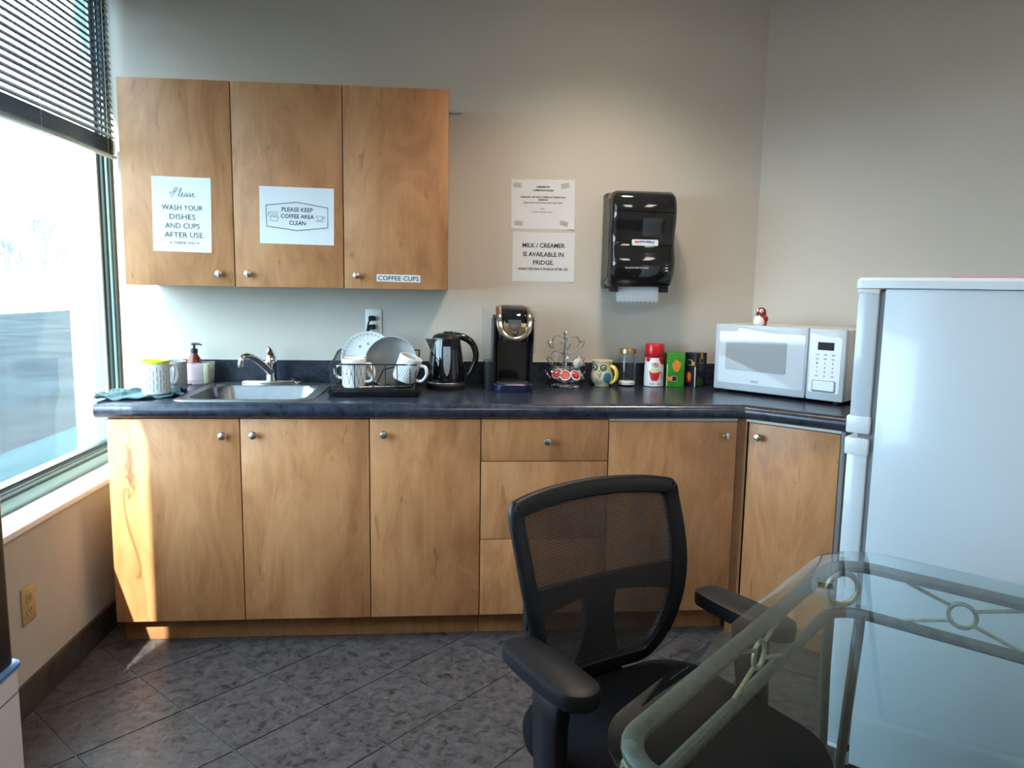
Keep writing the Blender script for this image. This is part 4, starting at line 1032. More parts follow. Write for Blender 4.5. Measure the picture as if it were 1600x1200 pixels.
# bird figurine on the microwave
Mmw = tr(1.139, -0.240, ZT) @ rz_(TM)
fp = Mmw @ Vector((0.170, 0.062, MH+FZ-0.003))
fg = thing('bird_figurine', 'small red and white ceramic bird figurine on top of the microwave', 'figurine', fp, R(-12))
b = La([(0.021, 0.0), (0.0235, 0.002), (0.0255, 0.014), (0.0245, 0.030), (0.0205, 0.045), (0.0195, 0.056), (0.0170, 0.066), (0.0095, 0.073), (0.001, 0.0745)], 28)
obj('body', b, 'fig_red', fg)
b = La([(0.0205, 0.0005), (0.0242, 0.006), (0.0255, 0.016), (0.0235, 0.030), (0.017, 0.040), (0.004, 0.043)], 24, (-0.0052, -0.0030, 0)); obj('belly', b, 'ceramic', fg)
for s, a in ((1, R(196)), (-1, R(260))):
    p = Vector((0.0150*math.cos(a), 0.0150*math.sin(a), 0.060))
    obj('eye_patch', xform(La([(0.0085, 0), (0.0075, 0.004), (0.003, 0.006), (0.0004, 0.0063)], 16), Matrix.Translation(p) @ rz_(a) @ ry_(PI/2)), 'ceramic', fg)
    p2 = Vector((0.0212*math.cos(a), 0.0212*math.sin(a), 0.060))
    obj('pupil', xform(La([(0.0028, 0), (0.0022, 0.0014), (0.0004, 0.0016)], 12), Matrix.Translation(p2) @ rz_(a) @ ry_(PI/2)), 'ink', fg)
a = R(222); d = Vector((math.cos(a), math.sin(a), 0))
obj('beak', T([Vector((0, 0, 0.052))+d*0.012, Vector((0, 0, 0.052))+d*0.024, Vector((0, 0, 0.049))+d*0.031], [0.008, 0.005, 0.001], 10), 'fig_red', fg)
obj('beak_tip', T([Vector((0, 0, 0.0535))+d*0.023, Vector((0, 0, 0.0545))+d*0.0285], [0.0035, 0.0015], 8), 'ink', fg)
obj('wing', xform(La([(0.016, 0), (0.014, 0.004), (0.006, 0.0065), (0.0005, 0.007)], 18, sy=1.0), tr(0.010, -0.0175, 0.028) @ rx(PI/2) @ rz_(R(25))), 'fig_red', fg)
obj('foot', B(-0.022, -0.010, -0.016, -0.004, 0.0, 0.006, bev=0.002), 'owl_yellow', fg)

# ================================================================== PAPER ON DOORS AND WALL
def sheet(name, label, x0, x1, z0, z1, y, tilt=0.0, cat='sign', curl=0.002):
    """sheet of paper held to a surface facing -y; its local origin is the centre"""
    t = thing(name, label, cat, ((x0+x1)/2, y, (z0+z1)/2)); t.rotation_euler = (0, tilt, 0)
    w_, h_ = (x1-x0)/2, (z1-z0)/2; b = bmesh.new(); rows = []
    n = 10
    for j in range(n+1):
        v = -1+2*j/n
        rows.append([(w_*(-1+2*i/n), -0.0004-curl*max(0, abs((-1+2*i/n)*v)-0.55)**2*6*(1 if (i > n/2) == (j < n/2) else 0.3), h_*v) for i in range(n+1)])
    vr = [[b.verts.new(p) for p in r] for r in rows]; vb = [[b.verts.new((p[0], min(p[1]+0.0003, -0.00005), p[2])) for p in r] for r in rows]
    for j in range(n):
        for i in range(n):
            b.faces.new((vr[j][i], vr[j][i+1], vr[j+1][i+1], vr[j+1][i])); b.faces.new((vb[j][i], vb[j+1][i], vb[j+1][i+1], vb[j][i+1]))
    for i in range(n):
        b.faces.new((vr[0][i], vb[0][i], vb[0][i+1], vr[0][i+1])); b.faces.new((vr[n][i], vr[n][i+1], vb[n][i+1], vb[n][i]))
        b.faces.new((vr[i][0], vr[i+1][0], vb[i+1][0], vb[i][0])); b.faces.new((vr[i][n], vb[i][n], vb[i+1][n], vr[i+1][n]))
    obj('sheet', b, 'paper', t)
    return t
PY = -0.0011
t = sheet('paper_sign', 'white paper asking to wash dishes and cups, taped to the left wall cabinet', -1.123, -0.9055, 1.4595, 1.740, YU, R(0.9))
# script word written with a pen stroke
strokes = [[(0.06, 0.62), (0.02, 0.50), (0.10, 0.30), (0.40, 0.62), (0.62, 1.02), (0.95, 1.10), (1.05, 0.92), (0.80, 0.66), (0.50, 0.60)], [(0.86, 1.06), (0.62, 0.60), (0.40, 0.14), (0.20, 0.02), (0.05, 0.10)],
           [(1.00, 0.10), (1.30, 0.60), (1.48, 1.02), (1.38, 1.04), (1.22, 0.55), (1.16, 0.12), (1.28, 0.04), (1.48, 0.24), (1.68, 0.42), (1.62, 0.50), (1.50, 0.34), (1.52, 0.08), (1.68, 0.04), (1.86, 0.22)],
           [(2.18, 0.46), (2.02, 0.48), (1.88, 0.24), (1.94, 0.04), (2.10, 0.16), (2.24, 0.48), (2.18, 0.16), (2.28, 0.04), (2.46, 0.28), (2.60, 0.52), (2.64, 0.28), (2.60, 0.06), (2.44, 0.08)],
           [(2.62, 0.08), (2.86, 0.24), (3.06, 0.42), (3.00, 0.50), (2.88, 0.34), (2.90, 0.08), (3.06, 0.04), (3.26, 0.20)]]
b = bmesh.new()
for s in strokes:
    tube(b, [(-0.050+0.0285*q.x, 0, 0.066+0.031*q.z) for q in smooth_path([(x, 0, z) for x, z in s], 5)], 0.0008, 4, flat=0.5)
obj('script_lettering', b, 'ink_grey', t, loc=(0.008, PY, 0))
for s, z, wd, hh_ in (('WASH YOUR', 0.026, 0.152, 0.0195), ('DISHES', -0.008, 0.096, 0.0195), ('AND CUPS', -0.042, 0.128, 0.0195), ('AFTER USE.', -0.076, 0.148, 0.0195), ('THANK YOU', -0.106, 0.080, 0.0105)):
    text('lettering', s, 'ink_grey', t, (0.002+(0.006 if z < -0.05 else 0.0), PY, z), wd, hh_, bold=0.004)
for sx in (-1, 1): obj('bullet', slab_xz(bmesh.new(), rrect(0.006, 0.005, 0.002, 3, 0.008+sx*0.050, -0.106), PY-0.0002, PY), 'ink_grey', t)
obj('crease', T([(0.062, PY+0.0004, 0.136), (0.074, PY+0.0002, 0.112), (0.088, PY+0.0003, 0.088)], 0.0006, 4), 'paper', t)

t = sheet('paper_sign', 'white landscape paper asking to keep the coffee area clean', -0.724, -0.442, 1.497, 1.7135, YU, R(0.7))
hexp = [(-0.117, 0.030), (-0.117, -0.040), (0.0, -0.057), (0.117, -0.040), (0.117, 0.036), (0.0, 0.052)]
hexp = [(-0.117, 0.037), (0.0, 0.052), (0.117, 0.034), (0.117, -0.041), (0.0, -0.056), (-0.115, -0.042)]
obj('border_print', T([(x, PY, z) for x, z in hexp], 0.0012, 4, closed=True), 'ink', t)
for s, z, wd in (('PLEASE KEEP', 0.0235, 0.118), ('COFFEE AREA', -0.0020, 0.126), ('CLEAN', -0.0270, 0.062)):
    text('lettering', s, 'ink', t, (0.002, PY, z), wd, 0.0155, bold=0.012)
b = bmesh.new()
for q in ([(-0.103, 0.004), (-0.074, 0.004), (-0.074, 0.012), (-0.103, 0.012)], [(-0.099, -0.002), (-0.074, -0.002), (-0.071, -0.010), (-0.075, -0.022), (-0.097, -0.022), (-0.101, -0.010)], [(-0.103, 0.010), (-0.108, 0.010), (-0.108, -0.004)], [(-0.100, -0.007), (-0.072, -0.007)]):
    tube(b, [(x, PY, z) for x, z in q], 0.0006, 4, closed=len(q) > 3)
for q in ([(0.074, 0.002), (0.098, 0.002), (0.094, -0.014), (0.079, -0.014)], [(0.098, 0.000), (0.105, 0.000), (0.103, -0.009), (0.096, -0.009)], [(0.071, -0.0185), (0.102, -0.0185)]):
    tube(b, [(x, PY, z) for x, z in q], 0.0006, 4, closed=len(q) > 3)
obj('icon_print', b, 'ink_grey', t)

t = sheet('label_strip', 'small white strip label reading coffee cups on the right wall cabinet', -0.279, -0.108, 1.3585, 1.3865, YU, R(0.6), 'label', 0.0)
text('lettering', 'COFFEE CUPS', 'ink', t, (0, PY, 0.0), 0.160, 0.0175, bold=0.012)

t = sheet('paper_notice', 'white notice with small print taped at its four corners to the wall', 0.276, 0.557, 1.602, 1.8155, 0.0, R(-0.6), 'sign', 0.004)
for s, z, wd, bo in (('COMPLIMENTARY', 0.075, 0.062, 0.03), ('COFFEE/TEA IS AVAILABLE', 0.060, 0.092, 0.03), ('PLEASE ONLY USE ONE (1) COFFEE CUP TO MAKE YOUR', 0.031, 0.198, 0.03), ('BEVERAGE', 0.0195, 0.040, 0.03),
                     ('(Cups and Lids may become stuck to each other)', 0.0075, 0.172, 0.012), ('Thanks', -0.019, 0.020, 0.0), ('St. Pulse Training Centre', -0.0325, 0.090, 0.0)):
    text('lettering', s, 'ink', t, (0.0 if z > 0 else -0.003, PY, z), wd, 0.0068, bold=bo)
for k, (x, z, a) in enumerate(((-0.114, 0.082, 4), (0.098, 0.082, -12), (-0.108, -0.082, 2), (0.094, -0.082, 14))):
    obj('tape', B(-0.018, 0.018, -0.0018, -0.0012, -0.010, 0.010), 'tape', t, loc=(x, 0, z), rot=(0, R(a), 0), smooth=0)
t = sheet('paper_notice', 'white notice about milk and creamer in the fridge, under the small-print notice', 0.285, 0.562, 1.372, 1.588, 0.0, R(0.0), 'sign', 0.003)
for s, z, wd, h_, bo in (('MILK / CREAMER', 0.051, 0.190, 0.0185, 0.018), ('IS AVAILABLE IN', 0.0125, 0.180, 0.0185, 0.018), ('FRIDGE.', -0.024, 0.092, 0.0185, 0.018), ('KINDLY RETURN IT IN BACK AFTER USE.', -0.052, 0.222, 0.0100, 0.018)):
    text('lettering', s, 'ink', t, (0.0, PY, z), wd, h_, bold=bo)

# ------------------------------------------------------------------ paper towel dispenser
DX0, DX1 = 0.684, 0.966; DZ0 = 1.345
pd = thing('towel_dispenser', 'black smoked-plastic paper towel dispenser on the wall', 'dispenser', ((DX0+DX1)/2, 0, DZ0))
hw = (DX1-DX0)/2
pf = smooth_path([(-0.165, 0.0, 0.012), (-0.196, 0.0, 0.050), (-0.208, 0.0, 0.105), (-0.200, 0.0, 0.150), (-0.190, 0.0, 0.195), (-0.194, 0.0, 0.245), (-0.206, 0.0, 0.300), (-0.206, 0.0, 0.350), (-0.192, 0.0, 0.392), (-0.160, 0.0, 0.412)], 4)
fpf = [(p.x, p.z) for p in pf]
def ring_x(x, s=0.0):
    return [(x, min(y+s, -0.075), z+(0.006 if z < 0.03 else 0)*0 + (0.5-z/0.41)*2*s*0.6) for y, z in fpf] + [(x, -0.072, 0.405-s*0.6), (x, -0.072, 0.006+s*0.6)]
b = loft(bmesh.new(), [ring_x(-hw, 0.030), ring_x(-hw+0.008, 0.010), ring_x(-hw+0.024, 0.0), ring_x(hw-0.024, 0.0), ring_x(hw-0.008, 0.010), ring_x(hw, 0.026)])
cv = obj('cover', b, 'smoke_plastic', pd, 40)
obj('back_housing', B(-hw, hw, -0.0725, -0.001, 0.002, 0.414, bev=0.008), 'grey_plastic', pd)
def fy(z):
    for (y0, z0), (y1, z1) in zip(fpf[:-1], fpf[1:]):
        if z0 <= z <= z1: return y0+(y1-y0)*(z-z0)/(z1-z0+1e-9)
    return fpf[-1][0]
for z in (0.325, 0.190, 0.105):
    obj('rib', T([(-hw+0.020, fy(z), z+0.003), (0, fy(z)-0.0015, z), (hw-0.016, fy(z), z-0.004)], 0.0022, 6), 'black_gloss', cv)
obj('side_fin', slab_yz(bmesh.new(), [(-0.074, 0.03), (-0.150, 0.05), (-0.165, 0.14), (-0.150, 0.20), (-0.165, 0.30), (-0.150, 0.38), (-0.074, 0.39)], -hw-0.004, -hw+0.004), 'grey_plastic', cv)
bd = obj('badge', loft(bmesh.new(), [[(x, fy(z)-0.001, z) for x, z in rrect(0.114, 0.026, 0.006, 4, 0.005, 0.196)], [(x, fy(z)-0.004, z) for x, z in rrect(0.112, 0.024, 0.006, 4, 0.005, 0.196)]]), 'white_trim', cv)
mat('badge_red', (0.55, 0.02, 0.02), 0.4); mat('badge_blue', (0.03, 0.05, 0.35), 0.4); mat('print_light', (0.6, 0.6, 0.6), 0.5)
text('lettering', 'M', 'badge_red', bd, (-0.030, fy(0.196)-0.0046, 0.196), 0.017, 0.014, bold=0.04)
text('lettering', 'ERFIN', 'badge_blue', bd, (0.012, fy(0.196)-0.0046, 0.196), 0.062, 0.014, bold=0.04)
text('lettering', 'PULL DOWN WITH TWO HANDS', 'print_light', cv, (-0.030, fy(0.090)-0.0026, 0.090), 0.100, 0.0065, bold=0.01, rot=(PI/2-0.1, 0, 0))
for x in (0.098,):
    for k in range(3): obj('lock_mark', B(x-0.006, x+0.006, fy(0.09)-0.003, fy(0.09)-0.001, 0.100-0.011*k, 0.104-0.011*k), 'print_light', cv, smooth=0)
for sx in (-1, 1): obj('tab', B(sx*hw*0.78-0.016, sx*hw*0.78+0.016, -0.150, -0.110, -0.012, 0.016, bev=0.002), 'black_matte', pd)
zg = []
for k in range(21): zg.append((-0.092+0.184*k/20, -0.058 if k % 2 else -0.048))
pw = obj('paper_towel', slab_xz(bmesh.new(), [(0.092, 0.03), (-0.092, 0.03)]+zg, -0.1302, -0.1295), 'paper', None, 0, loc=((DX0+DX1)/2-0.004, 0, DZ0))
tag(pw, 'white paper towel with a serrated edge hanging from the dispenser', 'paper towel')

# ------------------------------------------------------------------ wall outlets
ot = thing('wall_outlet', 'white wall outlet above the dish rack with two plugs in it', 'outlet', (-0.323, 0, 1.180))
obj('cover_plate', B(-0.0365, 0.0365, -0.006, -0.0005, -0.060, 0.060, bev=0.003), 'white_plastic', ot)
obj('insert', B(-0.0175, 0.0175, -0.0080, -0.006, -0.036, 0.036, bev=0.001), 'white_plastic', ot)
obj('screw', xform(La([(0.0028, 0), (0.0028, 0.0012)], 10), tr(0, -0.006, 0.050) @ rx(PI/2)), 'steel', ot)
def plug(label, z, path):
    p = thing('power_plug', label, 'plug', (-0.330, -0.0081, 1.180+z), 0, 'plugs in the white outlet')
    obj('plug_body', loft(bmesh.new(), [[(x, -0.0005, q) for x, q in rrect(0.030, 0.022, 0.006, 4)], [(x, -0.018, q) for x, q in rrect(0.028, 0.020, 0.006, 4)], [(x-0.004, -0.030, q-0.004) for x, q in rrect(0.018, 0.014, 0.005, 4)]]), 'black_matte', p)
    obj('cord', T(smooth_path(path, 6), 0.0042, 8), 'black_matte', p)
plug('upper black plug in the white outlet', 0.020, [(-0.004, -0.026, -0.002), (-0.012, -0.032, -0.020), (-0.020, -0.030, -0.060), (-0.032, -0.024, -0.12), (-0.040, -0.040, -0.20), (-0.02, -0.045, -0.258)])
plug('lower black plug in the white outlet', -0.018, [(-0.004, -0.026, -0.004), (-0.014, -0.034, -0.020), (-0.022, -0.034, -0.060), (-0.026, -0.030, -0.10), (0.00, -0.040, -0.18), (0.05, -0.045, -0.221)])
ot = thing('wall_outlet', 'tan duplex wall outlet low on the wall under the window', 'outlet', (XL, -1.000, 0.340))
obj('cover_plate', B(0.0005, 0.006, -0.036, 0.036, -0.058, 0.058, bev=0.002), 'outlet_tan', ot)
for dz in (-0.021, 0.021):
    s_ = obj('socket', slab_yz(bmesh.new(), rrect(0.034, 0.028, 0.012, 5, 0, dz), 0.006, 0.0085), 'outlet_tan_face', ot)
    for dy in (-0.006, 0.006): obj('slot', B(0.0084, 0.0089, dy-0.0014, dy+0.0014, dz-0.001, dz+0.008), 'dark_slot', s_, smooth=0)
    obj('slot', B(0.0084, 0.0089, -0.002, 0.002, dz-0.009, dz-0.005), 'dark_slot', s_, smooth=0)
obj('screw', xform(La([(0.003, 0), (0.003, 0.0012)], 10), tr(0.006, 0, 0) @ ry_(PI/2)), 'nickel', ot)

# ================================================================== FRIDGE
# local x runs back from the door along the visible side, local y goes to the far side
FR = thing('refrigerator', 'white two-door refrigerator turned sideways beside the table', 'refrigerator', (1.087, -1.42, 0), R(-45))
FD, FWd, FH = 0.66, 0.575, 1.386
DT = 0.058
obj('cabinet', B(DT+0.012, FD, 0.0, FWd, 0.022, FH-0.028, bev=0.006), 'white_enamel', FR)
obj('top_cap', loft(bmesh.new(), [[(x, y, z) for x, y in rrect(FD+0.006, FWd+0.010, 0.016, 4, FD/2-0.001, FWd/2)] for z in (FH-0.0275, FH-0.008)] + [[(x, y, FH) for x, y in rrect(FD-0.010, FWd-0.006, 0.014, 4, FD/2-0.001, FWd/2)]]), 'white_trim', FR)
obj('gasket', B(DT, DT+0.0115, 0.008, FWd-0.008, 0.075, FH-0.034), 'gasket', FR, smooth=0)
ZS = 0.962
for nm, z0, z1 in (('freezer_door', ZS+0.008, FH-0.030), ('fridge_door', 0.055, ZS-0.008)):
    dr = obj(nm, B(0.004, DT-0.001, 0.0, FWd, z0, z1, bev=0.007), 'white_enamel', FR)
    if nm == 'freezer_door': za, zb = z0-0.002, z0+0.046
    else: za, zb = z1-0.046, z1+0.002
    obj('handle_cap', B(-0.002, DT+0.001, -0.003, FWd+0.003, za, zb, bev=0.005), 'white_trim', dr)
    obj('end_cap', B(0.002, DT, -0.002, FWd+0.002, (z1-0.012) if nm == 'freezer_door' else z0, z1 if nm == 'freezer_door' else z0+0.012, bev=0.003), 'white_trim', dr)
obj('hinge', B(DT-0.03, DT+0.02, 0.006, 0.04, ZS-0.0055, ZS+0.0055), 'gasket', FR, smooth=0)
obj('toe_grille', B(0.030, DT+0.012, 0.010, FWd-0.010, 0.012, 0.052), 'gasket', FR, smooth=0)
for x in (0.07, FD-0.06):
    for y in (0.05, FWd-0.05): obj('foot', La([(0.018, 0), (0.018, 0.022)], 14, (x, y, 0)), 'black_matte', FR)
fp = Matrix.Translation((1.087, -1.42, 0)) @ rz_(R(-45))
tag(obj('folder', xform(B(-0.14, 0.17, -0.11, 0.11, 0.0, 0.004, bev=0.001), fp @ tr(0.34, 0.14, FH+0.0005) @ rz_(R(8))), 'pink_label'), 'thin pinkish folder lying on top of the refrigerator', 'folder')

# ================================================================== WATER COOLER at the left edge
wc = thing('water_cooler', 'white and black water cooler standing against the window wall', 'water cooler', (-1.125, -1.785, 0))
hx, hy2 = 0.150, 0.165
def wring(sx, sy, z, r_=0.03): return [(x, y, z) for x, y in rrect(2*hx*sx, 2*hy2*sy, r_, 5)]
obj('base_cabinet', loft(bmesh.new(), [wring(0.97, 0.97, 0.0), wring(1, 1, 0.006), wring(1, 1, 0.455), wring(0.985, 0.985, 0.462)]), 'cooler_white', wc)
obj('seam', loft(bmesh.new(), [wring(1.002, 1.002, 0.405), wring(1.002, 1.002, 0.409)]), 'gasket', wc)
obj('tray_lip', loft(bmesh.new(), [wring(1.0, 1.0, 0.4625), wring(1.035, 1.02, 0.466), wring(1.035, 1.02, 0.474), wring(1.0, 0.98, 0.478)]), 'blue_lip', wc)
obj('tower', loft(bmesh.new(), [wring(0.96, 0.96, 0.4785), wring(0.96, 0.96, 1.00), wring(0.90, 0.90, 1.03)]), 'black_plastic', wc)
obj('front_panel', loft(bmesh.new(), [[(hx*0.96, y, z) for y, z in rrect(0.22, 0.34, 0.05, 5, -0.01, 0.74)], [(hx*0.96+0.006, y, z) for y, z in rrect(0.21, 0.33, 0.05, 5, -0.01, 0.74)]]), 'grey_plastic', wc)
for k, dy in enumerate((-0.05, 0.03)): obj('tap', T([(hx*0.96, dy, 0.80), (hx*0.96+0.035, dy, 0.80), (hx*0.96+0.04, dy, 0.77)], 0.010, 10), 'white_plastic', wc)

# ================================================================== OFFICE CHAIR
FCX, FCY = 0.442, -1.985
fa = math.atan2(-0.895, 0.446)
oc = thing('office_chair', 'black mesh-back office chair with armrests pushed up to the glass table', 'chair', (FCX, FCY, 0), fa-PI/2)
# local +y is the way the chair faces, local x across
def back_y(x, z):
    """depth of the backrest surface"""
    t = (z-0.50)/0.42
    return -0.225-0.020*t-0.055*max(0, t-0.35)**1.5+0.030*math.sin(PI*min(1, max(0, t*1.15)))*0.8 + 0.9*x*x*0.55
def outline(n, inset=0.0, zlo=0.492, zhi=0.918):
    key = [(0.0, zhi+0.008), (0.12, zhi+0.003), (0.200, zhi-0.007), (0.224, zhi-0.018), (0.231, zhi-0.050), (0.226, zhi-0.17), (0.210, zhi-0.27), (0.186, zhi-0.35), (0.155, zlo+0.028), (0.122, zlo+0.004), (0.07, zlo), (0.0, zlo)]
    pr = key + [(-x, z) for x, z in key[-2:0:-1]]
    P = smooth_path([(x, 0, z) for x, z in pr], n, closed=True)
    if inset:
        cx_, cz_ = 0.0, (zlo+zhi)/2
        Q = []
        N = len(P)
        for i in range(N):
            tn = (P[(i+1) % N]-P[i-1]).normalized(); nr = Vector((-tn.z, 0, tn.x))
            if nr.dot(Vector((cx_-P[i].x, 0, cz_-P[i].z))) < 0: nr = -nr
            Q.append(P[i]+nr*inset)
        P = Q
    return P
O = outline(5); I = outline(5, 0.038)
b = bmesh.new(); th = 0.013
def on(P, off): return [(p.x, back_y(p.x, p.z)+off, p.z) for p in P]
Om = outline(5, 0.007); Im = outline(5, 0.033)
rings = [on(Om, th), on(Im, th), on(I, th*0.4), on(I, -th*0.4), on(Im, -th), on(Om, -th), on(O, -th*0.4), on(O, th*0.4)]
vr = [[b.verts.new(p) for p in r_] for r_ in rings]; N = len(O)
for a_, c_ in zip(vr, vr[1:]+vr[:1]):
    for i in range(N): b.faces.new((a_[i], a_[(i+1) % N], c_[(i+1) % N], c_[i]))
obj('back_frame', b, 'chair_black', oc, 50)
# net panel
b = bmesh.new(); nz_ = 30; rows = []
I2 = outline(5, 0.026)
half = sorted([(p.z, p.x) for p in I2 if p.x > 0])
def wid(z):
    best = 0.0
    for i in range(len(I2)):
        p, q = I2[i], I2[(i+1) % len(I2)]
        if (p.z-z)*(q.z-z) <= 0 and abs(p.z-q.z) > 1e-9:
            t = (z-p.z)/(q.z-p.z); best = max(best, p.x+t*(q.x-p.x))
    return best
zs = [0.514+(0.900-0.514)*j/nz_ for j in range(nz_+1)]
for z in zs:
    w_ = wid(z); rows.append([(w_*s, back_y(w_*s, z)+0.002, z) for s in [-1+2*i/12 for i in range(13)]])
loft(b, rows, False, False, closed=False); obj('mesh_panel', b, 'chair_net', oc, 60)
# lumbar bar and spine behind the net
b = bmesh.new(); rows = []
for i in range(17):
    x = -0.215+0.43*i/16; e = abs(x)/0.215
    zc = 0.690+0.012*(1-e*e); hh_ = 0.020+0.018*e**2
    y = back_y(x, zc)-0.010
    rows.append([(x, y+0.007, zc-hh_), (x, y+0.007, zc+hh_), (x, y-0.007, zc+hh_), (x, y-0.007, zc-hh_)])
loft(b, rows); obj('lumbar_bar', b, 'chair_black', oc, 50)
b = bmesh.new(); rows = []
for j in range(9):
    z = 0.47+0.235*j/8; w_ = 0.032+0.050*((0.70-z)/0.23 if z < 0.70 else 0)**2+0.022*max(0, (z-0.62)/0.085)**2
    y = back_y(0, z)-0.022
    rows.append([(-w_, y+0.010, z), (w_, y+0.010, z), (w_, y-0.012, z), (-w_, y-0.012, z)])
loft(b, rows); obj('spine', b, 'chair_black', oc, 50)
# seat
def sring(s, z, dy=0.0): return [(x*s, y*s+0.012+dy, z) for x, y in rrect(0.495, 0.490, 0.12, 8)]
obj('seat_pan', loft(bmesh.new(), [sring(0.80, 0.405), sring(0.95, 0.415), sring(0.985, 0.430)]), 'chair_black', oc, 40)
obj('seat_cushion', loft(bmesh.new(), [sring(0.985, 0.4305), sring(1.0, 0.445), sring(1.0, 0.465), sring(0.965, 0.482), sring(0.85, 0.489), sring(0.4, 0.484)]), 'chair_fabric', oc, 60)
obj('back_bracket', B(-0.035, 0.035, -0.262, -0.10, 0.385, 0.404, bev=0.005), 'chair_black', oc)
obj('back_upright', B(-0.030, 0.030, -0.268, -0.2485, 0.386, 0.52, bev=0.005), 'chair_black', oc)
# arms
for sx in (-1, 1):
    ar = obj('armrest', bmesh.new(), None, oc) if False else None
    pad = [(-0.030, -0.130), (-0.040, -0.095), (-0.044, -0.02), (-0.042, 0.06), (-0.034, 0.100), (0.0, 0.118), (0.034, 0.100), (0.044, 0.06), (0.046, -0.02), (0.040, -0.095), (0.030, -0.130), (0.0, -0.138)]
    pp = [(q.x, q.y) for q in smooth_path([(x, y, 0) for x, y in pad], 3, closed=True)]
    AX, AY = sx*0.258, -0.035
    lv_ = [(0.86, 0.628), (0.98, 0.631), (1.0, 0.640), (1.0, 0.652), (0.96, 0.660), (0.80, 0.663)]
    ap = obj('arm_pad', loft(bmesh.new(), [[(AX+x*s, AY+y*(1-(1-s)*0.4), z+0.10*(y*0.10 if y < 0 else 0)) for x, y in pp] for s, z in lv_]), 'chair_black', oc, 50)
    b = bmesh.new(); rows = []
    for (x, y, z, w_, d_) in ((sx*0.262, -0.03, 0.6275, 0.016, 0.045), (sx*0.266, -0.028, 0.56, 0.016, 0.040), (sx*0.270, -0.02, 0.46, 0.014, 0.036), (sx*0.262, -0.01, 0.405, 0.014, 0.036), (sx*0.225, 0.0, 0.390, 0.014, 0.036)):
        rows.append([(x-w_, y-d_, z), (x+w_, y-d_, z), (x+w_, y+d_, z), (x-w_, y+d_, z)])
    loft(b, rows); bmesh.ops.bevel(b, geom=b.edges[:], offset=0.004, segments=1, affect='EDGES')
    obj('arm_post', b, 'chair_black', oc, 50)
    obj('arm_bracket', B(min(sx*0.10, sx*0.24), max(sx*0.10, sx*0.24), -0.035, 0.035, 0.376, 0.4045, bev=0.004), 'chair_black', oc)
obj('mechanism', B(-0.09, 0.09, -0.10, 0.12, 0.345, 0.4045, bev=0.012), 'chair_black', oc)
obj('gas_column', La([(0.032, 0.10), (0.030, 0.22), (0.020, 0.225), (0.018, 0.345)], 20), 'black_plastic', oc)
obj('hub', La([(0.040, 0.075), (0.045, 0.08), (0.042, 0.125), (0.033, 0.130)], 24), 'chair_black', oc)
for k in range(5):
    a = R(20+72*k); d = Vector((math.cos(a), math.sin(a), 0))
    b = T([d*0.03+Vector((0, 0, 0.100)), d*0.15+Vector((0, 0, 0.095)), d*0.29+Vector((0, 0, 0.072))], [0.026, 0.022, 0.014], 8, flat=0.8)
    lg = obj('base_leg', b, 'chair_black', oc)
    c_ = d*0.275; nrm = d.cross(Vector((0, 0, 1)))
    bw = bmesh.new()
    for s in (-1, 1):
        q = La([(0.010, -0.008), (0.026, -0.008), (0.027, 0.0), (0.026, 0.008), (0.010, 0.008)], 18)
        me = bpy.data.meshes.new('t'); xform(q, Matrix.Translation(c_+nrm*s*0.015+Vector((0, 0, 0.0272))) @ rz_(a) @ rx(PI/2)); q.to_mesh(me); q.free(); bw.from_mesh(me); bpy.data.meshes.remove(me)
    obj('caster', bw, 'black_plastic', lg)

# ================================================================== GLASS TABLE (45 degrees to the room)
# local x runs along the near-left edge away from the viewer (u), local y points to the left edge (-v)
def uv(u, v): return ((u+v)*D45, (u-v)*D45)
U1, U0, V0, V1 = -0.530, -1.617, 1.8455, 3.30
gt = thing('glass_table', 'glass-topped table with a pewter metal frame and ring ornaments', 'table', (0, 0, 0))
cu_, cv_ = (U0+U1)/2, (V0+V1)/2
def plan(inset, rad, z, n=10):
    return [(*uv(cu_+a, cv_+c_), z) for a, c_ in rrect(U1-U0-2*inset, V1-V0-2*inset, rad-inset*0.6, n)]
ZG = 0.752
obj('glass_top', loft(bmesh.new(), [plan(0.001, 0.13, ZG-0.011), plan(0.0, 0.13, ZG-0.010), plan(0.0, 0.13, ZG-0.005), plan(0.024, 0.13, ZG)]), 'table_glass', gt, 25)
RU1, RU0, RV0, RV1 = -0.583, -1.562, 1.872, 3.25
ru, rv = (RU0+RU1)/2, (RV0+RV1)/2
def railpts(z, rad=0.085): return [(*uv(ru+a, rv+c_), z) for a, c_ in rrect(RU1-RU0, RV1-RV0, rad, 8)]
obj('top_rail', tube(bmesh.new(), railpts(0.724), 0.0130, 10, closed=True, flat=1.25), 'pewter', gt)
obj('lower_rail', tube(bmesh.new(), railpts(0.612, 0.075), 0.0125, 10, closed=True), 'pewter', gt)
for u, v in ((RU1-0.02, RV0+0.02), (RU0+0.02, RV0+0.02), (RU1-0.02, RV1-0.02), (RU0+0.02, RV1-0.02)):
    x, y = uv(u, v); obj('bumper', La([(0.010, 0.0), (0.010, 0.0035)], 14, (x, y, 0.7372)), 'clear_tank', gt)
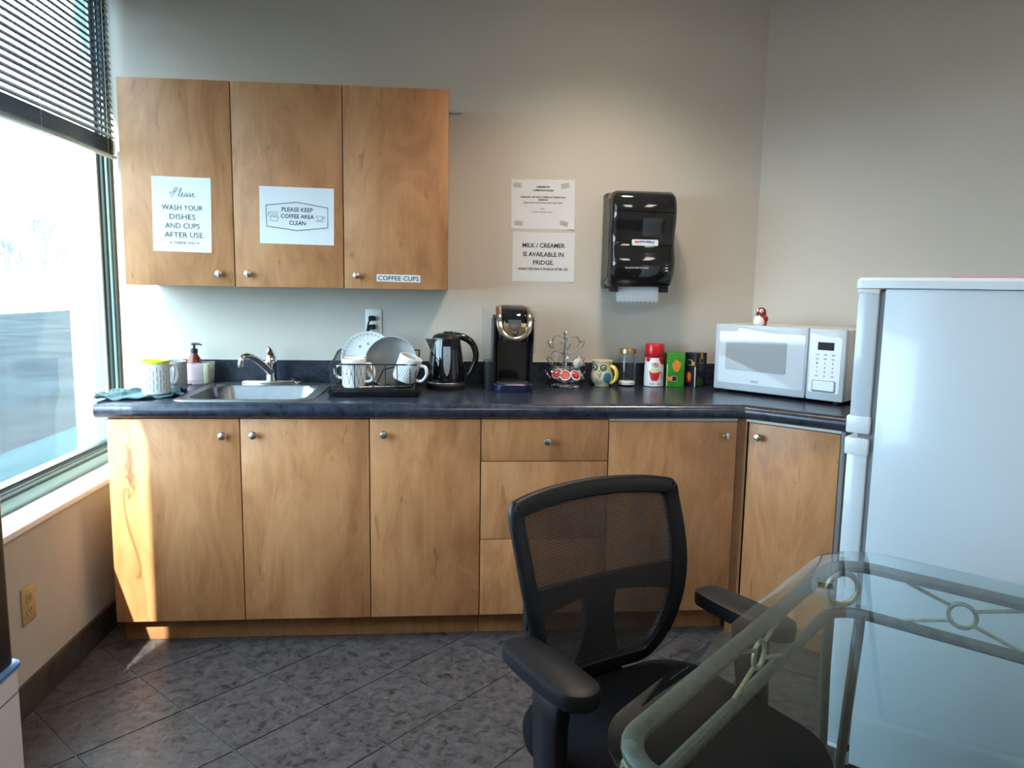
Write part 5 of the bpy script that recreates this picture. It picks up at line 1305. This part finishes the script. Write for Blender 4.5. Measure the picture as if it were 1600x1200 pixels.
def ornament(p, dirx, wid_=0.30):
    """cross of four bars around a ring, hung between the rails; p centre, dirx along the rail"""
    dx = Vector((dirx[0], dirx[1], 0)).normalized(); zc = 0.668
    P = lambda a, z: Vector((p[0], p[1], 0))+dx*a+Vector((0, 0, z))
    o = obj('ring', tube(bmesh.new(), [P(0.026*math.cos(2*PI*i/22), zc+0.026*math.sin(2*PI*i/22)) for i in range(22)], 0.0048, 8, closed=True), 'pewter_light', gt)
    for sx in (-1, 1):
        for sz in (-1, 1):
            obj('bar', tube(bmesh.new(), [P(sx*0.022, zc+sz*0.016), P(sx*wid_/2, zc+sz*0.044)], 0.0042, 8), 'pewter_light', o)
for t_ in (0.0,):
    # left side and far side as in the picture, repeated on the hidden sides
    for u in (-1.04,): ornament(uv(u, RV0), (D45, D45), 0.22)
    for v in (2.13, 2.56, 2.99): ornament(uv(RU1, v), (D45, -D45), 0.22)
    for v in (2.13, 2.56, 2.99): ornament(uv(RU0, v), (D45, -D45), 0.22)
for u, v, su, sv in ((RU1, RV0, -1, 1), (RU0, RV0, 1, 1), (RU1, RV1, -1, -1), (RU0, RV1, 1, -1)):
    x, y = uv(u+su*0.022, v+sv*0.022)
    face = Vector((*uv(su, sv), 0)).normalized(); side = Vector((-face.y, face.x, 0)); cz = 0.668
    obj('corner_ring', tube(bmesh.new(), [Vector((x, y, cz))+side*0.037*math.cos(2*PI*i/28)+Vector((0, 0, 0.037*math.sin(2*PI*i/28))) for i in range(28)], 0.0068, 8, closed=True), 'pewter_light', gt)
    lg = obj('leg', tube(bmesh.new(), [(*uv(u+su*0.060, v+sv*0.004), 0.612), (*uv(u+su*0.056, v+sv*0.004), 0.54), (*uv(u+su*0.030, v+sv*0.012), 0.03)], [0.0115, 0.0125, 0.010], 10), 'pewter', gt)
    obj('leg', tube(bmesh.new(), [(*uv(u+su*0.004, v+sv*0.060), 0.612), (*uv(u+su*0.004, v+sv*0.056), 0.54), (*uv(u+su*0.012, v+sv*0.030), 0.03)], [0.0115, 0.0125, 0.010], 10), 'pewter', gt)
    fx, fy_ = uv(u+su*0.021, v+sv*0.021)
    obj('foot', La([(0.030, 0.0), (0.032, 0.004), (0.028, 0.026), (0.018, 0.034)], 20, (fx, fy_, 0)), 'pewter', gt)

# ================================================================== CEILING LIGHTS, with added fill panels
def downlight(x, y, label, e):
    t = thing('downlight', label, 'ceiling light', (x, y, ZC), group='recessed ceiling lights')
    obj('trim_ring', La([(0.075, -0.001), (0.095, -0.001), (0.093, -0.008), (0.075, -0.010)], 32, cap0=False, cap1=False), 'white_plastic', t)
    obj('lamp', La([(0.074, -0.002), (0.074, -0.004)], 32), 'lamp_warm', t)
    l = bpy.data.lights.new('lamp_light', 'SPOT'); l.energy = e; l.color = (1.0, 0.84, 0.66); l.spot_size = R(120); l.spot_blend = 1.0; l.shadow_soft_size = 0.13
    o = bpy.data.objects.new('lamp_light', l); C.objects.link(o); o.parent = t; o.location = (0, 0, -0.03)
downlight(0.62, -0.70, 'round recessed ceiling light over the counter', 50)
def panel(x, y, label, e):  # added glowing panel out of view, brightens walls and room
    t = thing('fill_panel', label, 'ceiling light', (x, y, ZC), group='added ceiling fill panels')
    obj('frame', box(box(box(B(-0.31, 0.31, -0.61, -0.59, -0.012, -0.0005), -0.31, 0.31, 0.59, 0.61, -0.012, -0.0005), -0.31, -0.29, -0.59, 0.59, -0.012, -0.0005), 0.29, 0.31, -0.59, 0.59, -0.012, -0.0005), 'white_plastic', t, smooth=0)
    obj('diffuser', B(-0.29, 0.29, -0.59, 0.59, -0.008, -0.0005), 'fill_glow', t, smooth=0)
panel(0.3, -3.4, 'unseen fill panel added on the ceiling above the camera', 0)
panel(1.9, -3.0, 'unseen fill panel added on the ceiling above the glass table', 0)
